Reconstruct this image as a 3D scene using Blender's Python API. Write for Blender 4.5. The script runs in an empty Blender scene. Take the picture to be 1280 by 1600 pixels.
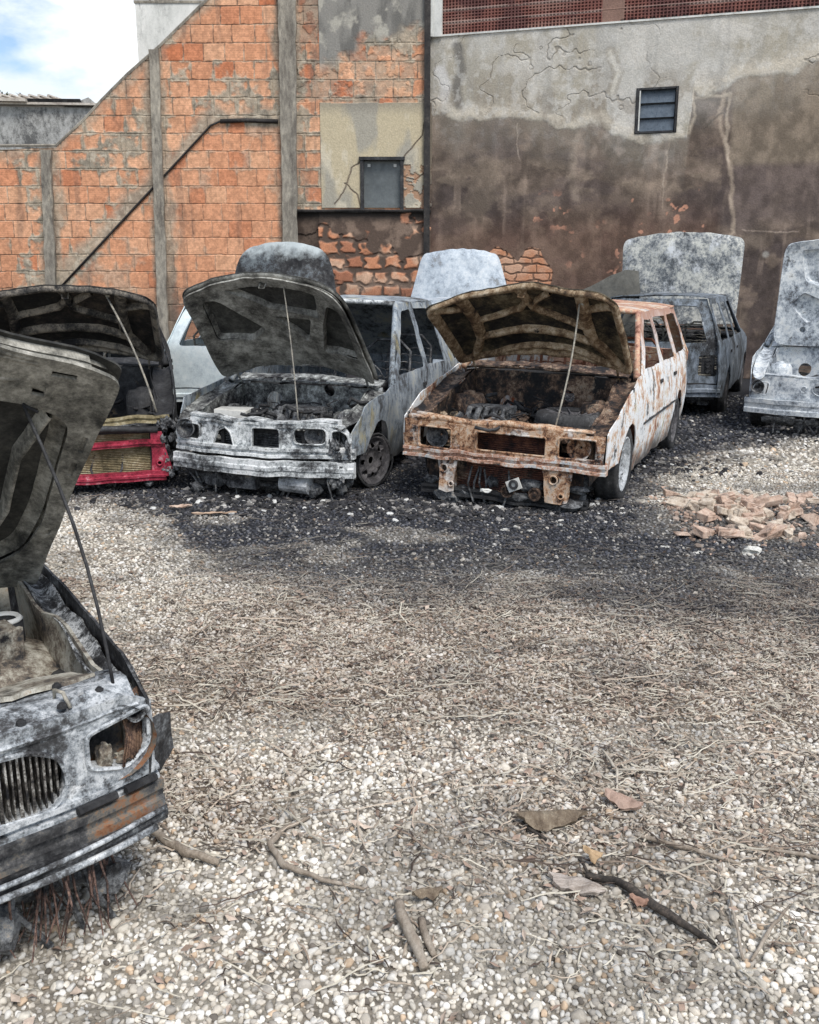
import bpy, math, random
import numpy as np
from mathutils import Vector, Matrix, noise
from mathutils.geometry import delaunay_2d_cdt
R = math.radians
random.seed(7)
rng = np.random.default_rng(11)
S = bpy.context.scene
COL = S.collection

# ------------------------------------------------------------------ camera
cd = bpy.data.cameras.new('camera')
cam = bpy.data.objects.new('camera', cd)
COL.objects.link(cam)
cd.sensor_fit = 'HORIZONTAL'
cd.sensor_width = 36
cd.lens = 36 * 1500 / 1280
cd.clip_start = 0.05
cd.clip_end = 2000
cam.location = (0, 0, 1.6)
cam.rotation_euler = (R(90 - 13.68), 0, 0)
S.camera = cam
S.render.resolution_x = 819
S.render.resolution_y = 1024

# ------------------------------------------------------------------ world: blue sky with bright cloud
SUN_EL, SUN_AZ = R(55), R(152)         # the sun stands high behind the camera, a little to the right, softened by cloud
w = bpy.data.worlds.new('World')
S.world = w
w.use_nodes = True
nt = w.node_tree
nt.nodes.clear()
N = nt.nodes.new
out = N('ShaderNodeOutputWorld')
bg = N('ShaderNodeBackground')
sky = N('ShaderNodeTexSky')
sky.sky_type = 'NISHITA'
sky.sun_disc = False
sky.sun_elevation = SUN_EL
sky.sun_rotation = SUN_AZ
sky.dust_density = 0.6
bg.inputs[1].default_value = 0.125
tc = N('ShaderNodeTexCoord')
mp = N('ShaderNodeMapping')
mp.inputs['Scale'].default_value = (1, 1, 2.2)
mp.inputs['Location'].default_value = (0.52, 0.1, 0.28)
ns = N('ShaderNodeTexNoise')
ns.inputs['Scale'].default_value = 4.2
ns.inputs['Detail'].default_value = 9
ns.inputs['Roughness'].default_value = 0.55
cr = N('ShaderNodeValToRGB')
cr.color_ramp.elements[0].position = 0.46
cr.color_ramp.elements[1].position = 0.575
mx = N('ShaderNodeMix')
mx.data_type = 'RGBA'
ns2 = N('ShaderNodeTexNoise')
ns2.inputs['Scale'].default_value = 9
ns2.inputs['Detail'].default_value = 6
cr2 = N('ShaderNodeValToRGB')
cr2.color_ramp.elements[0].position = 0.35
cr2.color_ramp.elements[0].color = (5.6, 6.1, 6.6, 1)
cr2.color_ramp.elements[1].position = 0.6
cr2.color_ramp.elements[1].color = (8.0, 8.05, 8.0, 1)
L = nt.links.new
L(tc.outputs['Generated'], mp.inputs[0])
L(mp.outputs[0], ns.inputs[0])
L(mp.outputs[0], ns2.inputs[0])
L(ns.outputs[0], cr.inputs[0])
L(ns2.outputs[0], cr2.inputs[0])
L(cr.outputs[0], mx.inputs['Factor'])
L(sky.outputs[0], mx.inputs['A'])
L(cr2.outputs[0], mx.inputs['B'])
L(mx.outputs['Result'], bg.inputs[0])
L(bg.outputs[0], out.inputs[0])

sd = bpy.data.lights.new('sun', 'SUN')
sd.energy = 2.5
sd.angle = R(22)
sd.color = (1, 0.955, 0.89)
sun = bpy.data.objects.new('sun', sd)
COL.objects.link(sun)
# nishita rotation: direction towards the sun = (sin az, cos az) measured from +Y clockwise
sdir = Vector((math.sin(SUN_AZ) * math.cos(SUN_EL), math.cos(SUN_AZ) * math.cos(SUN_EL), math.sin(SUN_EL)))
sun.rotation_euler = sdir.to_track_quat('Z', 'Y').to_euler()
S.view_settings.view_transform = 'Standard'
S.view_settings.look = 'None'
S.view_settings.exposure = 0.43
S.view_settings.gamma = 1

# ------------------------------------------------------------------ numpy noise
def _h(ix, iy, seed):
    n = (ix.astype(np.int64) * 374761393 + iy.astype(np.int64) * 668265263 + seed * 1442695041) & 0xffffffff
    n = ((n ^ (n >> 13)) * 1274126177) & 0xffffffff
    n = (n ^ (n >> 16)) & 0xffffffff
    return n / 4294967295.0

def vn(x, y, seed=0):
    ix, iy = np.floor(x), np.floor(y)
    fx, fy = x - ix, y - iy
    fx, fy = fx * fx * (3 - 2 * fx), fy * fy * (3 - 2 * fy)
    a, b = _h(ix, iy, seed), _h(ix + 1, iy, seed)
    c, d = _h(ix, iy + 1, seed), _h(ix + 1, iy + 1, seed)
    return (a * (1 - fx) + b * fx) * (1 - fy) + (c * (1 - fx) + d * fx) * fy

def fbm(x, y, seed=0, octv=5, g=0.55):
    s = 0; a = 1; t = 0
    for i in range(octv):
        s = s + a * vn(x, y, seed + i * 17); t += a
        x = x * 2.03 + 11.3; y = y * 2.03 + 4.7; a *= g
    return s / t

def ss(a, b, x):
    t = np.clip((x - a) / (b - a), 0, 1)
    return t * t * (3 - 2 * t)

def inpoly(x, y, poly):
    c = np.zeros(np.shape(x), bool)
    n = len(poly)
    for i in range(n):
        x1, y1 = poly[i]; x2, y2 = poly[(i + 1) % n]
        if y1 == y2: continue
        k = ((y1 > y) != (y2 > y)) & (x < (x2 - x1) * (y - y1) / (y2 - y1) + x1)
        c ^= k
    return c

def dline(x, y, pts):
    d = np.full(np.shape(x), 1e9)
    for (x1, y1), (x2, y2) in zip(pts[:-1], pts[1:]):
        vx, vy = x2 - x1, y2 - y1
        t = np.clip(((x - x1) * vx + (y - y1) * vy) / (vx * vx + vy * vy + 1e-12), 0, 1)
        d = np.minimum(d, np.hypot(x - x1 - t * vx, y - y1 - t * vy))
    return d

def mixc(c, col, m):
    return c * (1 - m[..., None]) + np.array(col) * m[..., None]

# ------------------------------------------------------------------ object helpers
def link(o, parent=None):
    COL.objects.link(o)
    if parent is not None: o.parent = parent
    return o

def mesh(name, V, F, mat, parent=None, smooth=False):
    me = bpy.data.meshes.new(name)
    me.from_pydata([tuple(v) for v in V], [], F)
    if smooth: me.polygons.foreach_set('use_smooth', [True] * len(me.polygons))
    me.materials.append(mat)
    me.validate()
    return link(bpy.data.objects.new(name, me), parent)

def npmesh(name, V, F, mat, parent=None, smooth=False, col=None):
    """fast mesh from arrays; F is (n,3) or (n,4)"""
    me = bpy.data.meshes.new(name)
    n, k = F.shape
    me.vertices.add(len(V)); me.vertices.foreach_set('co', V.astype(np.float32).ravel())
    me.loops.add(n * k); me.loops.foreach_set('vertex_index', F.astype(np.int32).ravel())
    me.polygons.add(n); me.polygons.foreach_set('loop_start', np.arange(0, n * k, k, dtype=np.int32))
    me.polygons.foreach_set('loop_total', np.full(n, k, np.int32))
    me.polygons.foreach_set('use_smooth', np.full(n, smooth))
    if col is not None:
        at = me.color_attributes.new('Col', 'FLOAT_COLOR', 'POINT')
        c4 = np.ones((len(V), 4), np.float32); c4[:, :3] = col
        at.data.foreach_set('color', c4.ravel())
    me.update(calc_edges=True)
    me.materials.append(mat)
    return link(bpy.data.objects.new(name, me), parent)

def tag(o, label=None, cat=None, group=None, kind=None):
    if label: o['label'] = label
    if cat: o['category'] = cat
    if group: o['group'] = group
    if kind: o['kind'] = kind
    return o

def empty(name, loc=(0, 0, 0), rot=(0, 0, 0)):
    o = bpy.data.objects.new(name, None)
    o.location = loc; o.rotation_euler = rot; o.empty_display_size = 0.2
    return link(o)

class G:
    """collects shapes for one mesh"""
    def __init__(s): s.V = []; s.F = []
    def add(s, V, F):
        b = len(s.V); s.V += [tuple(v) for v in V]; s.F += [tuple(i + b for i in f) for f in F]
    def box(s, c, d, rot=(0, 0, 0), j=0.0):
        from mathutils import Euler
        m = Euler(rot).to_matrix()
        V = []
        for x in (-.5, .5):
            for y in (-.5, .5):
                for z in (-.5, .5):
                    V.append(Vector(c) + m @ Vector((x * d[0] + random.uniform(-j, j), y * d[1] + random.uniform(-j, j), z * d[2] + random.uniform(-j, j))))
        s.add(V, [(0, 1, 3, 2), (4, 6, 7, 5), (0, 4, 5, 1), (2, 3, 7, 6), (0, 2, 6, 4), (1, 5, 7, 3)])
    def tube(s, pts, r, n=6, cap=True):
        pts = [Vector(p) for p in pts]
        rs = r if isinstance(r, (list, tuple)) else [r] * len(pts)
        V = []; up = Vector((0.13, 0.27, 0.95)).normalized()
        for i, p in enumerate(pts):
            t = (pts[min(i + 1, len(pts) - 1)] - pts[max(i - 1, 0)])
            if t.length < 1e-9: t = Vector((0, 0, 1))
            t.normalize()
            a = t.cross(up)
            if a.length < 0.1: a = t.cross(Vector((1, 0, 0)))
            a.normalize(); b = t.cross(a)
            for k in range(n):
                q = 2 * math.pi * k / n
                V.append(p + (a * math.cos(q) + b * math.sin(q)) * rs[i])
        F = []
        for i in range(len(pts) - 1):
            for k in range(n):
                F.append((i * n + k, i * n + (k + 1) % n, (i + 1) * n + (k + 1) % n, (i + 1) * n + k))
        if cap:
            F.append(tuple(range(n))[::-1]); F.append(tuple((len(pts) - 1) * n + k for k in range(n)))
        s.add(V, F)
    def lathe(s, prof, c=(0, 0, 0), axis='Z', n=24):
        V = []
        for r_, h in prof:
            for k in range(n):
                q = 2 * math.pi * k / n
                a, b = r_ * math.cos(q), r_ * math.sin(q)
                p = {'Z': (a, b, h), 'Y': (a, h, b), 'X': (h, a, b)}[axis]
                V.append((p[0] + c[0], p[1] + c[1], p[2] + c[2]))
        F = []
        for i in range(len(prof) - 1):
            for k in range(n):
                F.append((i * n + k, i * n + (k + 1) % n, (i + 1) * n + (k + 1) % n, (i + 1) * n + k))
        s.add(V, F)
    def lump(s, c, d, seed=0, amp=0.35, sub=2):
        V, F = ICO[sub]
        o = Vector((seed * 3.1, seed * 1.7, seed * 5.3))
        W = []
        for v in V:
            q = Vector(v); k = 1 + amp * noise.noise(q * 1.6 + o) + amp * .5 * noise.noise(q * 4 + o)
            W.append((c[0] + q.x * d[0] * k, c[1] + q.y * d[1] * k, c[2] + q.z * d[2] * k))
        s.add(W, F)
    def build(s, name, mat, parent=None, smooth=False, bevel=0, crumple=0, cs=6.0):
        V = s.V
        if crumple:
            V = [Vector(v) + noise.noise_vector(Vector(v) * cs) * crumple for v in V]
        o = mesh(name, V, s.F, mat, parent, smooth)
        if bevel:
            m = o.modifiers.new('bevel', 'BEVEL'); m.width = bevel; m.segments = 2; m.limit_method = 'ANGLE'
        return o

import bmesh
ICO = {}
for k in (1, 2, 3):
    b_ = bmesh.new(); bmesh.ops.create_icosphere(b_, subdivisions=k, radius=1)
    b_.verts.index_update()
    ICO[k] = ([tuple(v.co) for v in b_.verts], [tuple(v.index for v in f.verts) for f in b_.faces]); b_.free()

def densify(poly, res):
    o = []
    for i in range(len(poly)):
        a, b = poly[i], poly[(i + 1) % len(poly)]
        n = max(1, int(math.hypot(b[0] - a[0], b[1] - a[1]) / res))
        for k in range(n): o.append((a[0] + (b[0] - a[0]) * k / n, a[1] + (b[1] - a[1]) * k / n))
    return o

def rounded(poly, r, n=3):
    """cut the corners of a polygon with small arcs"""
    o = []
    m = len(poly)
    for i in range(m):
        p = Vector(poly[i]); a = Vector(poly[i - 1]); b = Vector(poly[(i + 1) % m])
        ra = min(r, (a - p).length * .45, (b - p).length * .45)
        s_, e_ = p + (a - p).normalized() * ra, p + (b - p).normalized() * ra
        for k in range(n + 1):
            t = k / n
            q = s_ * (1 - t) ** 2 + p * 2 * t * (1 - t) + e_ * t * t
            o.append((q.x, q.y))
    return o

def rect(a0, b0, a1, b1, r=0.0):
    p = [(a0, b0), (a1, b0), (a1, b1), (a0, b1)]
    return rounded(p, r) if r else p

def circ(a, b, r, n=14, ry=None):
    ry = r if ry is None else ry
    return [(a + r * math.cos(2 * math.pi * k / n), b + ry * math.sin(2 * math.pi * k / n)) for k in range(n)]

def cdt(outer, holes, res):
    outer = densify(outer, res); holes = [densify(h, res) for h in holes]
    vs = []; es = []
    for lp in [outer] + holes:
        b = len(vs); vs += lp; n = len(lp)
        es += [(b + i, b + (i + 1) % n) for i in range(n)]
    xs = [p[0] for p in outer]; ys = [p[1] for p in outer]
    gx = np.arange(min(xs) + res * .5, max(xs), res); gy = np.arange(min(ys) + res * .5, max(ys), res)
    if len(gx) and len(gy):
        X, Y = np.meshgrid(gx, gy); X = X.ravel(); Y = Y.ravel()
        m = inpoly(X, Y, outer)
        d = dline(X, Y, outer + [outer[0]])
        for h in holes:
            m &= ~inpoly(X, Y, h); d = np.minimum(d, dline(X, Y, h + [h[0]]))
        m &= d > res * .35
        vs += list(zip(X[m].tolist(), Y[m].tolist()))
    r_ = delaunay_2d_cdt([Vector(v) for v in vs], es, [], 0, 1e-6)
    V2, F = r_[0], r_[2]
    cx = np.array([sum(V2[i].x for i in f) / len(f) for f in F]); cy = np.array([sum(V2[i].y for i in f) / len(f) for f in F])
    m = inpoly(cx, cy, outer)
    for h in holes: m &= ~inpoly(cx, cy, h)
    F = [f for f, k in zip(F, m) if k]
    used = sorted({i for f in F for i in f}); mp_ = {i: k for k, i in enumerate(used)}
    return [(V2[i].x, V2[i].y) for i in used], [tuple(mp_[i] for i in f) for f in F]

def panel(name, outer, holes, fmap, mat, parent=None, th=0.008, res=0.06, crumple=0.0, cs=7.0, off=-1, smooth=True, bevel=0):
    """a sheet with real holes, cut in two flat coordinates, bent by fmap and given a thickness"""
    V2, F = cdt(outer, holes, res)
    V = []
    for a, b in V2:
        v = Vector(fmap(a, b))
        if crumple: v = v + noise.noise_vector(v * cs) * crumple + noise.noise_vector(v * cs * 2.7) * crumple * .35
        V.append(v)
    o = mesh(name, V, F, mat, parent, smooth)
    m = o.modifiers.new('thick', 'SOLIDIFY'); m.thickness = th; m.offset = off
    if smooth:
        e = o.modifiers.new('edge', 'EDGE_SPLIT'); e.split_angle = R(40)
    return o

# ------------------------------------------------------------------ materials
def base_mat(name, rough=0.8, metal=0.0, spec=0.3):
    m = bpy.data.materials.new(name); m.use_nodes = True
    n = m.node_tree; b = n.nodes['Principled BSDF']
    b.inputs['Roughness'].default_value = rough
    b.inputs['Metallic'].default_value = metal
    b.inputs['Specular IOR Level'].default_value = spec
    return m, n, b

def add_noise(n, scale, detail=8, rough=.6, dist=0.0, mapping=None, coord='Object', seed=0):
    t = n.nodes.new('ShaderNodeTexCoord'); mp_ = n.nodes.new('ShaderNodeMapping')
    mp_.inputs['Location'].default_value = (seed * 3.7, seed * 1.3 + .5, seed * 2.1)
    if mapping: mp_.inputs['Scale'].default_value = mapping
    x = n.nodes.new('ShaderNodeTexNoise')
    x.inputs['Scale'].default_value = scale; x.inputs['Detail'].default_value = detail
    x.inputs['Roughness'].default_value = rough; x.inputs['Distortion'].default_value = dist
    n.links.new(t.outputs[coord], mp_.inputs[0]); n.links.new(mp_.outputs[0], x.inputs[0])
    return x.outputs[0]

def ramp(n, fac, stops, interp='LINEAR'):
    r_ = n.nodes.new('ShaderNodeValToRGB'); r_.color_ramp.interpolation = interp
    e = r_.color_ramp.elements
    while len(e) < len(stops): e.new(0.5)
    for i, (p, c) in enumerate(stops):
        e[i].position = p; e[i].color = (c[0], c[1], c[2], 1) if hasattr(c, '__len__') else (c, c, c, 1)
    n.links.new(fac, r_.inputs[0])
    return r_.outputs[0]

def mixn(n, a, b, f):
    m = n.nodes.new('ShaderNodeMix'); m.data_type = 'RGBA'
    for s_, v in (('A', a), ('B', b)):
        if hasattr(v, 'is_linked') or hasattr(v, 'links'): n.links.new(v, m.inputs[s_])
        else: m.inputs[s_].default_value = (*v, 1)
    n.links.new(f, m.inputs['Factor'])
    return m.outputs['Result']

def bump(n, b, fac, strength=.3, dist=.01):
    k = n.nodes.new('ShaderNodeBump'); k.inputs['Strength'].default_value = strength; k.inputs['Distance'].default_value = dist
    n.links.new(fac, k.inputs['Height']); n.links.new(k.outputs[0], b.inputs['Normal'])

def burnt(name, stops, scale=4.0, seed=0, spots=(), zones=(), rough=.72, metal=0.15, stretch=(1, 1, 1), bstr=.35, spec=.35):
    """fire-damaged sheet metal: layered noise between soot, ash, bare metal and rust"""
    m, n, b = base_mat(name, rough, metal, spec)
    f = add_noise(n, scale, 12, .70, .15, stretch, seed=seed)
    f2 = add_noise(n, scale * 5.3, 9, .72, .1, stretch, seed=seed + 31)
    mm = n.nodes.new('ShaderNodeMath'); mm.operation = 'MULTIPLY_ADD'; mm.inputs[1].default_value = .75; mm.inputs[2].default_value = -.375
    n.links.new(f2, mm.inputs[0])
    m2 = n.nodes.new('ShaderNodeMath'); m2.operation = 'ADD'; n.links.new(f, m2.inputs[0]); n.links.new(mm.outputs[0], m2.inputs[1])
    f3 = add_noise(n, scale * 24, 5, .8, 0, (1, 1, 1), seed=seed + 57)
    mm = n.nodes.new('ShaderNodeMath'); mm.operation = 'MULTIPLY_ADD'; mm.inputs[1].default_value = .42; mm.inputs[2].default_value = -.21
    n.links.new(f3, mm.inputs[0])
    m3 = n.nodes.new('ShaderNodeMath'); m3.operation = 'ADD'; n.links.new(m2.outputs[0], m3.inputs[0]); n.links.new(mm.outputs[0], m3.inputs[1])
    f = m3.outputs[0]
    c = ramp(n, f, stops)
    for i, (col, lo, hi, sc) in enumerate(spots):
        g = add_noise(n, sc, 12, .74, .1, stretch, seed=seed + 5 + i * 3)
        c = mixn(n, c, col, ramp(n, g, [(lo, 0), (hi, 1)]))
    for (col, z0, z1, amp) in zones:      # heat bands: paint burnt off above or below a ragged level
        t = n.nodes.new('ShaderNodeTexCoord'); sx = n.nodes.new('ShaderNodeSeparateXYZ'); n.links.new(t.outputs['Object'], sx.inputs[0])
        g = add_noise(n, 5.5, 10, .7, .1, seed=seed + 77)
        q = n.nodes.new('ShaderNodeMath'); q.operation = 'MULTIPLY_ADD'; q.inputs[1].default_value = amp; n.links.new(g, q.inputs[0]); n.links.new(sx.outputs['Z'], q.inputs[2])
        mr = n.nodes.new('ShaderNodeMapRange'); mr.inputs['From Min'].default_value = z0 + amp * .5; mr.inputs['From Max'].default_value = z1 + amp * .5; n.links.new(q.outputs[0], mr.inputs['Value'])
        c = mixn(n, c, col, mr.outputs[0])
    n.links.new(c, b.inputs['Base Color'])
    h = add_noise(n, scale * 9, 6, .6, seed=seed + 2)
    bump(n, b, h, bstr, .006)
    rr = ramp(n, h, [(.3, max(.2, rough - .2)), (.7, min(1, rough + .2))])
    n.links.new(rr, b.inputs['Roughness'])
    return m

BLK = (.012, .012, .014); CHAR = (.04, .04, .042); DG = (.09, .092, .097); MG = (.20, .21, .22); LG = (.42, .44, .46)
ASH = (.62, .64, .66); WHT = (.78, .79, .80); BLU = (.33, .40, .49); RUST = (.42, .15, .05); DRUST = (.13, .045, .022)
CREAM = (.58, .40, .25); TAN = (.27, .20, .12); YEL = (.48, .38, .15); PINK = (.50, .27, .20)

M = {}
M['soot'] = burnt('soot_black_metal', [(.3, BLK), (.55, CHAR), (.75, DG)], 5, 1, [(TAN, .62, .75, 3)])
M['engine'] = burnt('charred_engine', [(.3, BLK), (.48, DG), (.6, MG), (.75, (.35, .30, .24))], 14, 2, [(BLK, .5, .62, 9)], bstr=.6)
M['tyre'] = burnt('burnt_tyre', [(.3, (.015, .015, .016)), (.6, (.05, .05, .052)), (.75, (.16, .16, .165))], 9, 3, rough=.9, metal=0)
M['rim'] = burnt('scorched_rim', [(.3, (.03, .03, .032)), (.5, (.085, .08, .085)), (.7, (.18, .175, .18))], 9, 4)
M['rim_pale'] = burnt('pale_rim', [(.3, DG), (.5, LG), (.7, ASH)], 9, 14)
M['wire'] = burnt('rusty_wire', [(.3, DRUST), (.6, (.25, .10, .06)), (.8, CREAM)], 12, 5)
M['rod'] = burnt('prop_rod_metal', [(.3, DG), (.5, (.30, .28, .24)), (.7, (.5, .46, .38))], 20, 6)
# white and rust estate
M['w_paint'] = burnt('scorched_white_paint', [(.30, DRUST), (.38, PINK), (.44, CREAM), (.50, WHT), (.62, WHT), (.70, LG), (.78, DG)], 2.6, 7,
                     [(YEL, .60, .70, 3), (CHAR, .56, .61, 4)], stretch=(1, 1, .85), zones=[((.42, .25, .19), .92, 1.35, .7), ((.10, .09, .085), .36, .18, .5)])
M['w_rust'] = burnt('rust_front_metal', [(.34, BLK), (.41, (.10, .05, .035)), (.47, (.30, .16, .09)), (.53, (.46, .28, .17)), (.59, (.60, .46, .34)), (.68, (.40, .34, .29)), (.76, DG)], 5, 8,
                    [(BLK, .56, .63, 5), ((.68, .64, .60), .54, .62, 4)])
M['w_dark'] = burnt('dark_rusty_bay', [(.36, BLK), (.46, (.06, .04, .03)), (.55, (.16, .10, .07)), (.64, (.34, .26, .19)), (.74, (.15, .14, .13))], 5, 15, [(BLK, .50, .58, 6)])
M['w_beam'] = burnt('pale_rusty_beam', [(.32, CHAR), (.41, (.28, .16, .10)), (.48, PINK), (.54, (.55, .46, .38)), (.62, ASH), (.74, MG)], 5, 9, [(BLK, .60, .66, 9)])
M['w_frame'] = burnt('pink_white_frame', [(.3, DRUST), (.45, PINK), (.55, CREAM), (.66, ASH), (.75, MG)], 4, 10, [(BLK, .58, .66, 6)])
M['w_hood'] = burnt('soot_and_rust_bonnet_skin', [(.36, BLK), (.46, (.035, .032, .027)), (.55, (.09, .075, .05)), (.64, (.19, .155, .10)), (.75, (.28, .25, .18))], 2.2, 11, [(BLK, .53, .6, 2.2)])
M['w_rib'] = burnt('rusty_bonnet_ribs', [(.33, (.07, .045, .03)), (.45, (.20, .13, .075)), (.54, (.38, .28, .18)), (.66, (.60, .50, .37))], 4, 12, [(BLK, .60, .66, 7)])
M['w_fins'] = burnt('rusty_fins', [(.35, BLK), (.5, (.10, .04, .03)), (.65, (.24, .10, .06))], 5, 13)
# grey saloon
M['g_paint'] = burnt('scorched_grey_paint', [(.30, CHAR), (.41, (.13, .14, .15)), (.49, (.25, .29, .33)), (.58, (.36, .39, .41)), (.7, (.44, .44, .38))], 3.4, 20,
                     [((.40, .34, .17), .56, .68, 2.2), (CHAR, .60, .68, 5)], stretch=(1, 1, .6), zones=[((.10, .10, .10), .42, .2, .5)])
M['g_front'] = burnt('ash_and_highlight_front', [(.33, CHAR), (.42, (.15, .155, .16)), (.48, (.34, .36, .37)), (.54, (.56, .58, .58)), (.62, WHT), (.72, (.34, .34, .31))], 3.6, 21, [(BLK, .58, .66, 3), (WHT, .56, .66, 2)])  # whites hold both ash and painted beam highlights
M['g_hood'] = burnt('shaded_grey_bonnet_skin', [(.32, (.02, .02, .02)), (.5, (.055, .055, .052)), (.68, (.12, .12, .11))], 2.5, 22)  # shade of the sunken panels put into a darker skin colour
M['g_rib'] = burnt('lit_grey_bonnet_frame', [(.32, (.05, .048, .045)), (.45, (.16, .155, .14)), (.55, (.29, .285, .26)), (.68, (.52, .51, .47))], 2.4, 23, [(CHAR, .58, .70, 3)])  # paler than the skin, so the frame looks lit against the recesses
M['g_bay'] = burnt('ash_and_soot_bay', [(.34, BLK), (.44, (.08, .08, .08)), (.52, (.18, .185, .18)), (.60, (.34, .35, .33)), (.70, ASH)], 4.5, 24)
# left dark car
M['l_hood'] = burnt('black_bonnet_skin', [(.33, BLK), (.5, (.02, .02, .02)), (.62, (.06, .05, .045)), (.75, (.12, .10, .07))], 2.4, 31)
M['l_rib'] = burnt('dark_bonnet_ribs', [(.33, (.02, .02, .02)), (.47, (.10, .09, .08)), (.60, (.30, .265, .22))], 3, 32, [(BLK, .52, .60, 3)])
M['red'] = burnt('red_painted_steel', [(.32, (.08, .01, .015)), (.44, (.27, .022, .045)), (.57, (.42, .05, .085)), (.68, (.50, .26, .28))], 5, 33, rough=.45)
M['rad'] = burnt('tan_radiator', [(.3, (.08, .07, .04)), (.5, (.28, .23, .13)), (.7, (.5, .45, .32))], 7, 34)
# foreground car
M['f_body'] = burnt('silver_scorched_body', [(.32, CHAR), (.41, DG), (.48, (.24, .26, .28)), (.55, (.40, .42, .44)), (.62, ASH), (.72, MG)], 5.5, 40,
                    [(BLK, .60, .645, 13), (RUST, .66, .72, 4), (WHT, .60, .68, 8)], bstr=.5)
M['f_bay'] = burnt('beige_scorched_bay', [(.30, CHAR), (.40, (.17, .14, .11)), (.48, (.33, .31, .26)), (.58, (.52, .50, .44)), (.72, (.34, .23, .13))], 3.2, 41, [(BLK, .57, .66, 3.5)])
M['f_fender'] = burnt('black_scorched_wing', [(.36, BLK), (.47, CHAR), (.56, DG), (.64, MG), (.76, (.45, .46, .42))], 6, 42)
M['charfib'] = burnt('brown_shreds', [(.36, BLK), (.5, (.09, .055, .045)), (.62, (.24, .15, .12))], 14, 107)
M['f_ledge'] = burnt('ragged_ash_ledge', [(.34, BLK), (.44, CHAR), (.52, MG), (.60, ASH), (.68, DG)], 7, 46)
M['f_hood'] = burnt('sooty_bonnet_skin', [(.33, (.012, .012, .012)), (.48, (.035, .035, .033)), (.6, (.07, .068, .062)), (.75, (.13, .125, .11))], 2.4, 43, [(BLK, .58, .68, 2)])
M['f_rib'] = burnt('lit_olive_bonnet_frame', [(.30, (.04, .039, .036)), (.42, (.13, .125, .11)), (.52, (.25, .24, .21)), (.66, (.48, .46, .41))], 3, 44, [(BLK, .61, .68, 4)])  # lightened to put highlights into the under-lit bonnet underside
M['f_bump'] = burnt('scorched_bumper', [(.3, BLK), (.42, CHAR), (.50, (.09, .09, .092)), (.57, (.17, .15, .125)), (.64, (.26, .13, .07)), (.74, DRUST)], 2.8, 45, [(MG, .58, .68, 6), (BLK, .54, .62, 3)])
# dark hatchback
M['k_body'] = burnt('dark_grey_scorched_body', [(.30, BLK), (.40, (.06, .063, .068)), (.48, (.12, .14, .16)), (.58, (.20, .23, .27)), (.70, (.30, .34, .39))], 3.2, 50, [(ASH, .61, .68, 6), (BLK, .60, .68, 4)], stretch=(1, 1, .6))
M['k_hood'] = burnt('ash_mottled_bonnet', [(.32, (.07, .075, .08)), (.42, (.15, .165, .18)), (.5, (.30, .31, .31)), (.58, (.48, .48, .44)), (.68, (.62, .62, .58)), (.76, MG)], 5, 51, [(CHAR, .60, .66, 8), (ASH, .55, .65, 3)])
# silver car
M['s_body'] = burnt('pale_silver_body', [(.32, DG), (.41, (.26, .29, .33)), (.49, (.44, .48, .52)), (.57, (.62, .65, .67)), (.66, (.70, .71, .70)), (.76, MG)], 4, 60, [(CHAR, .60, .67, 5)], rough=.6)
# row behind
M['v_white'] = burnt('pale_blue_white_paint', [(.3, (.45, .52, .56)), (.5, (.62, .70, .73)), (.72, (.76, .80, .80))], 3, 70, [(DG, .68, .74, 6)])
M['v_hood'] = burnt('black_and_ash_bonnet', [(.36, BLK), (.48, CHAR), (.56, (.08, .09, .10)), (.66, (.14, .16, .17))], 2.6, 71, zones=[((.40, .44, .45), 1.86, 2.02, .5)])
M['d_hood'] = burnt('pale_blue_bonnet', [(.3, MG), (.42, (.34, .39, .45)), (.55, (.48, .53, .58)), (.72, ASH)], 2.6, 72, [(DG, .66, .72, 6)])

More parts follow.
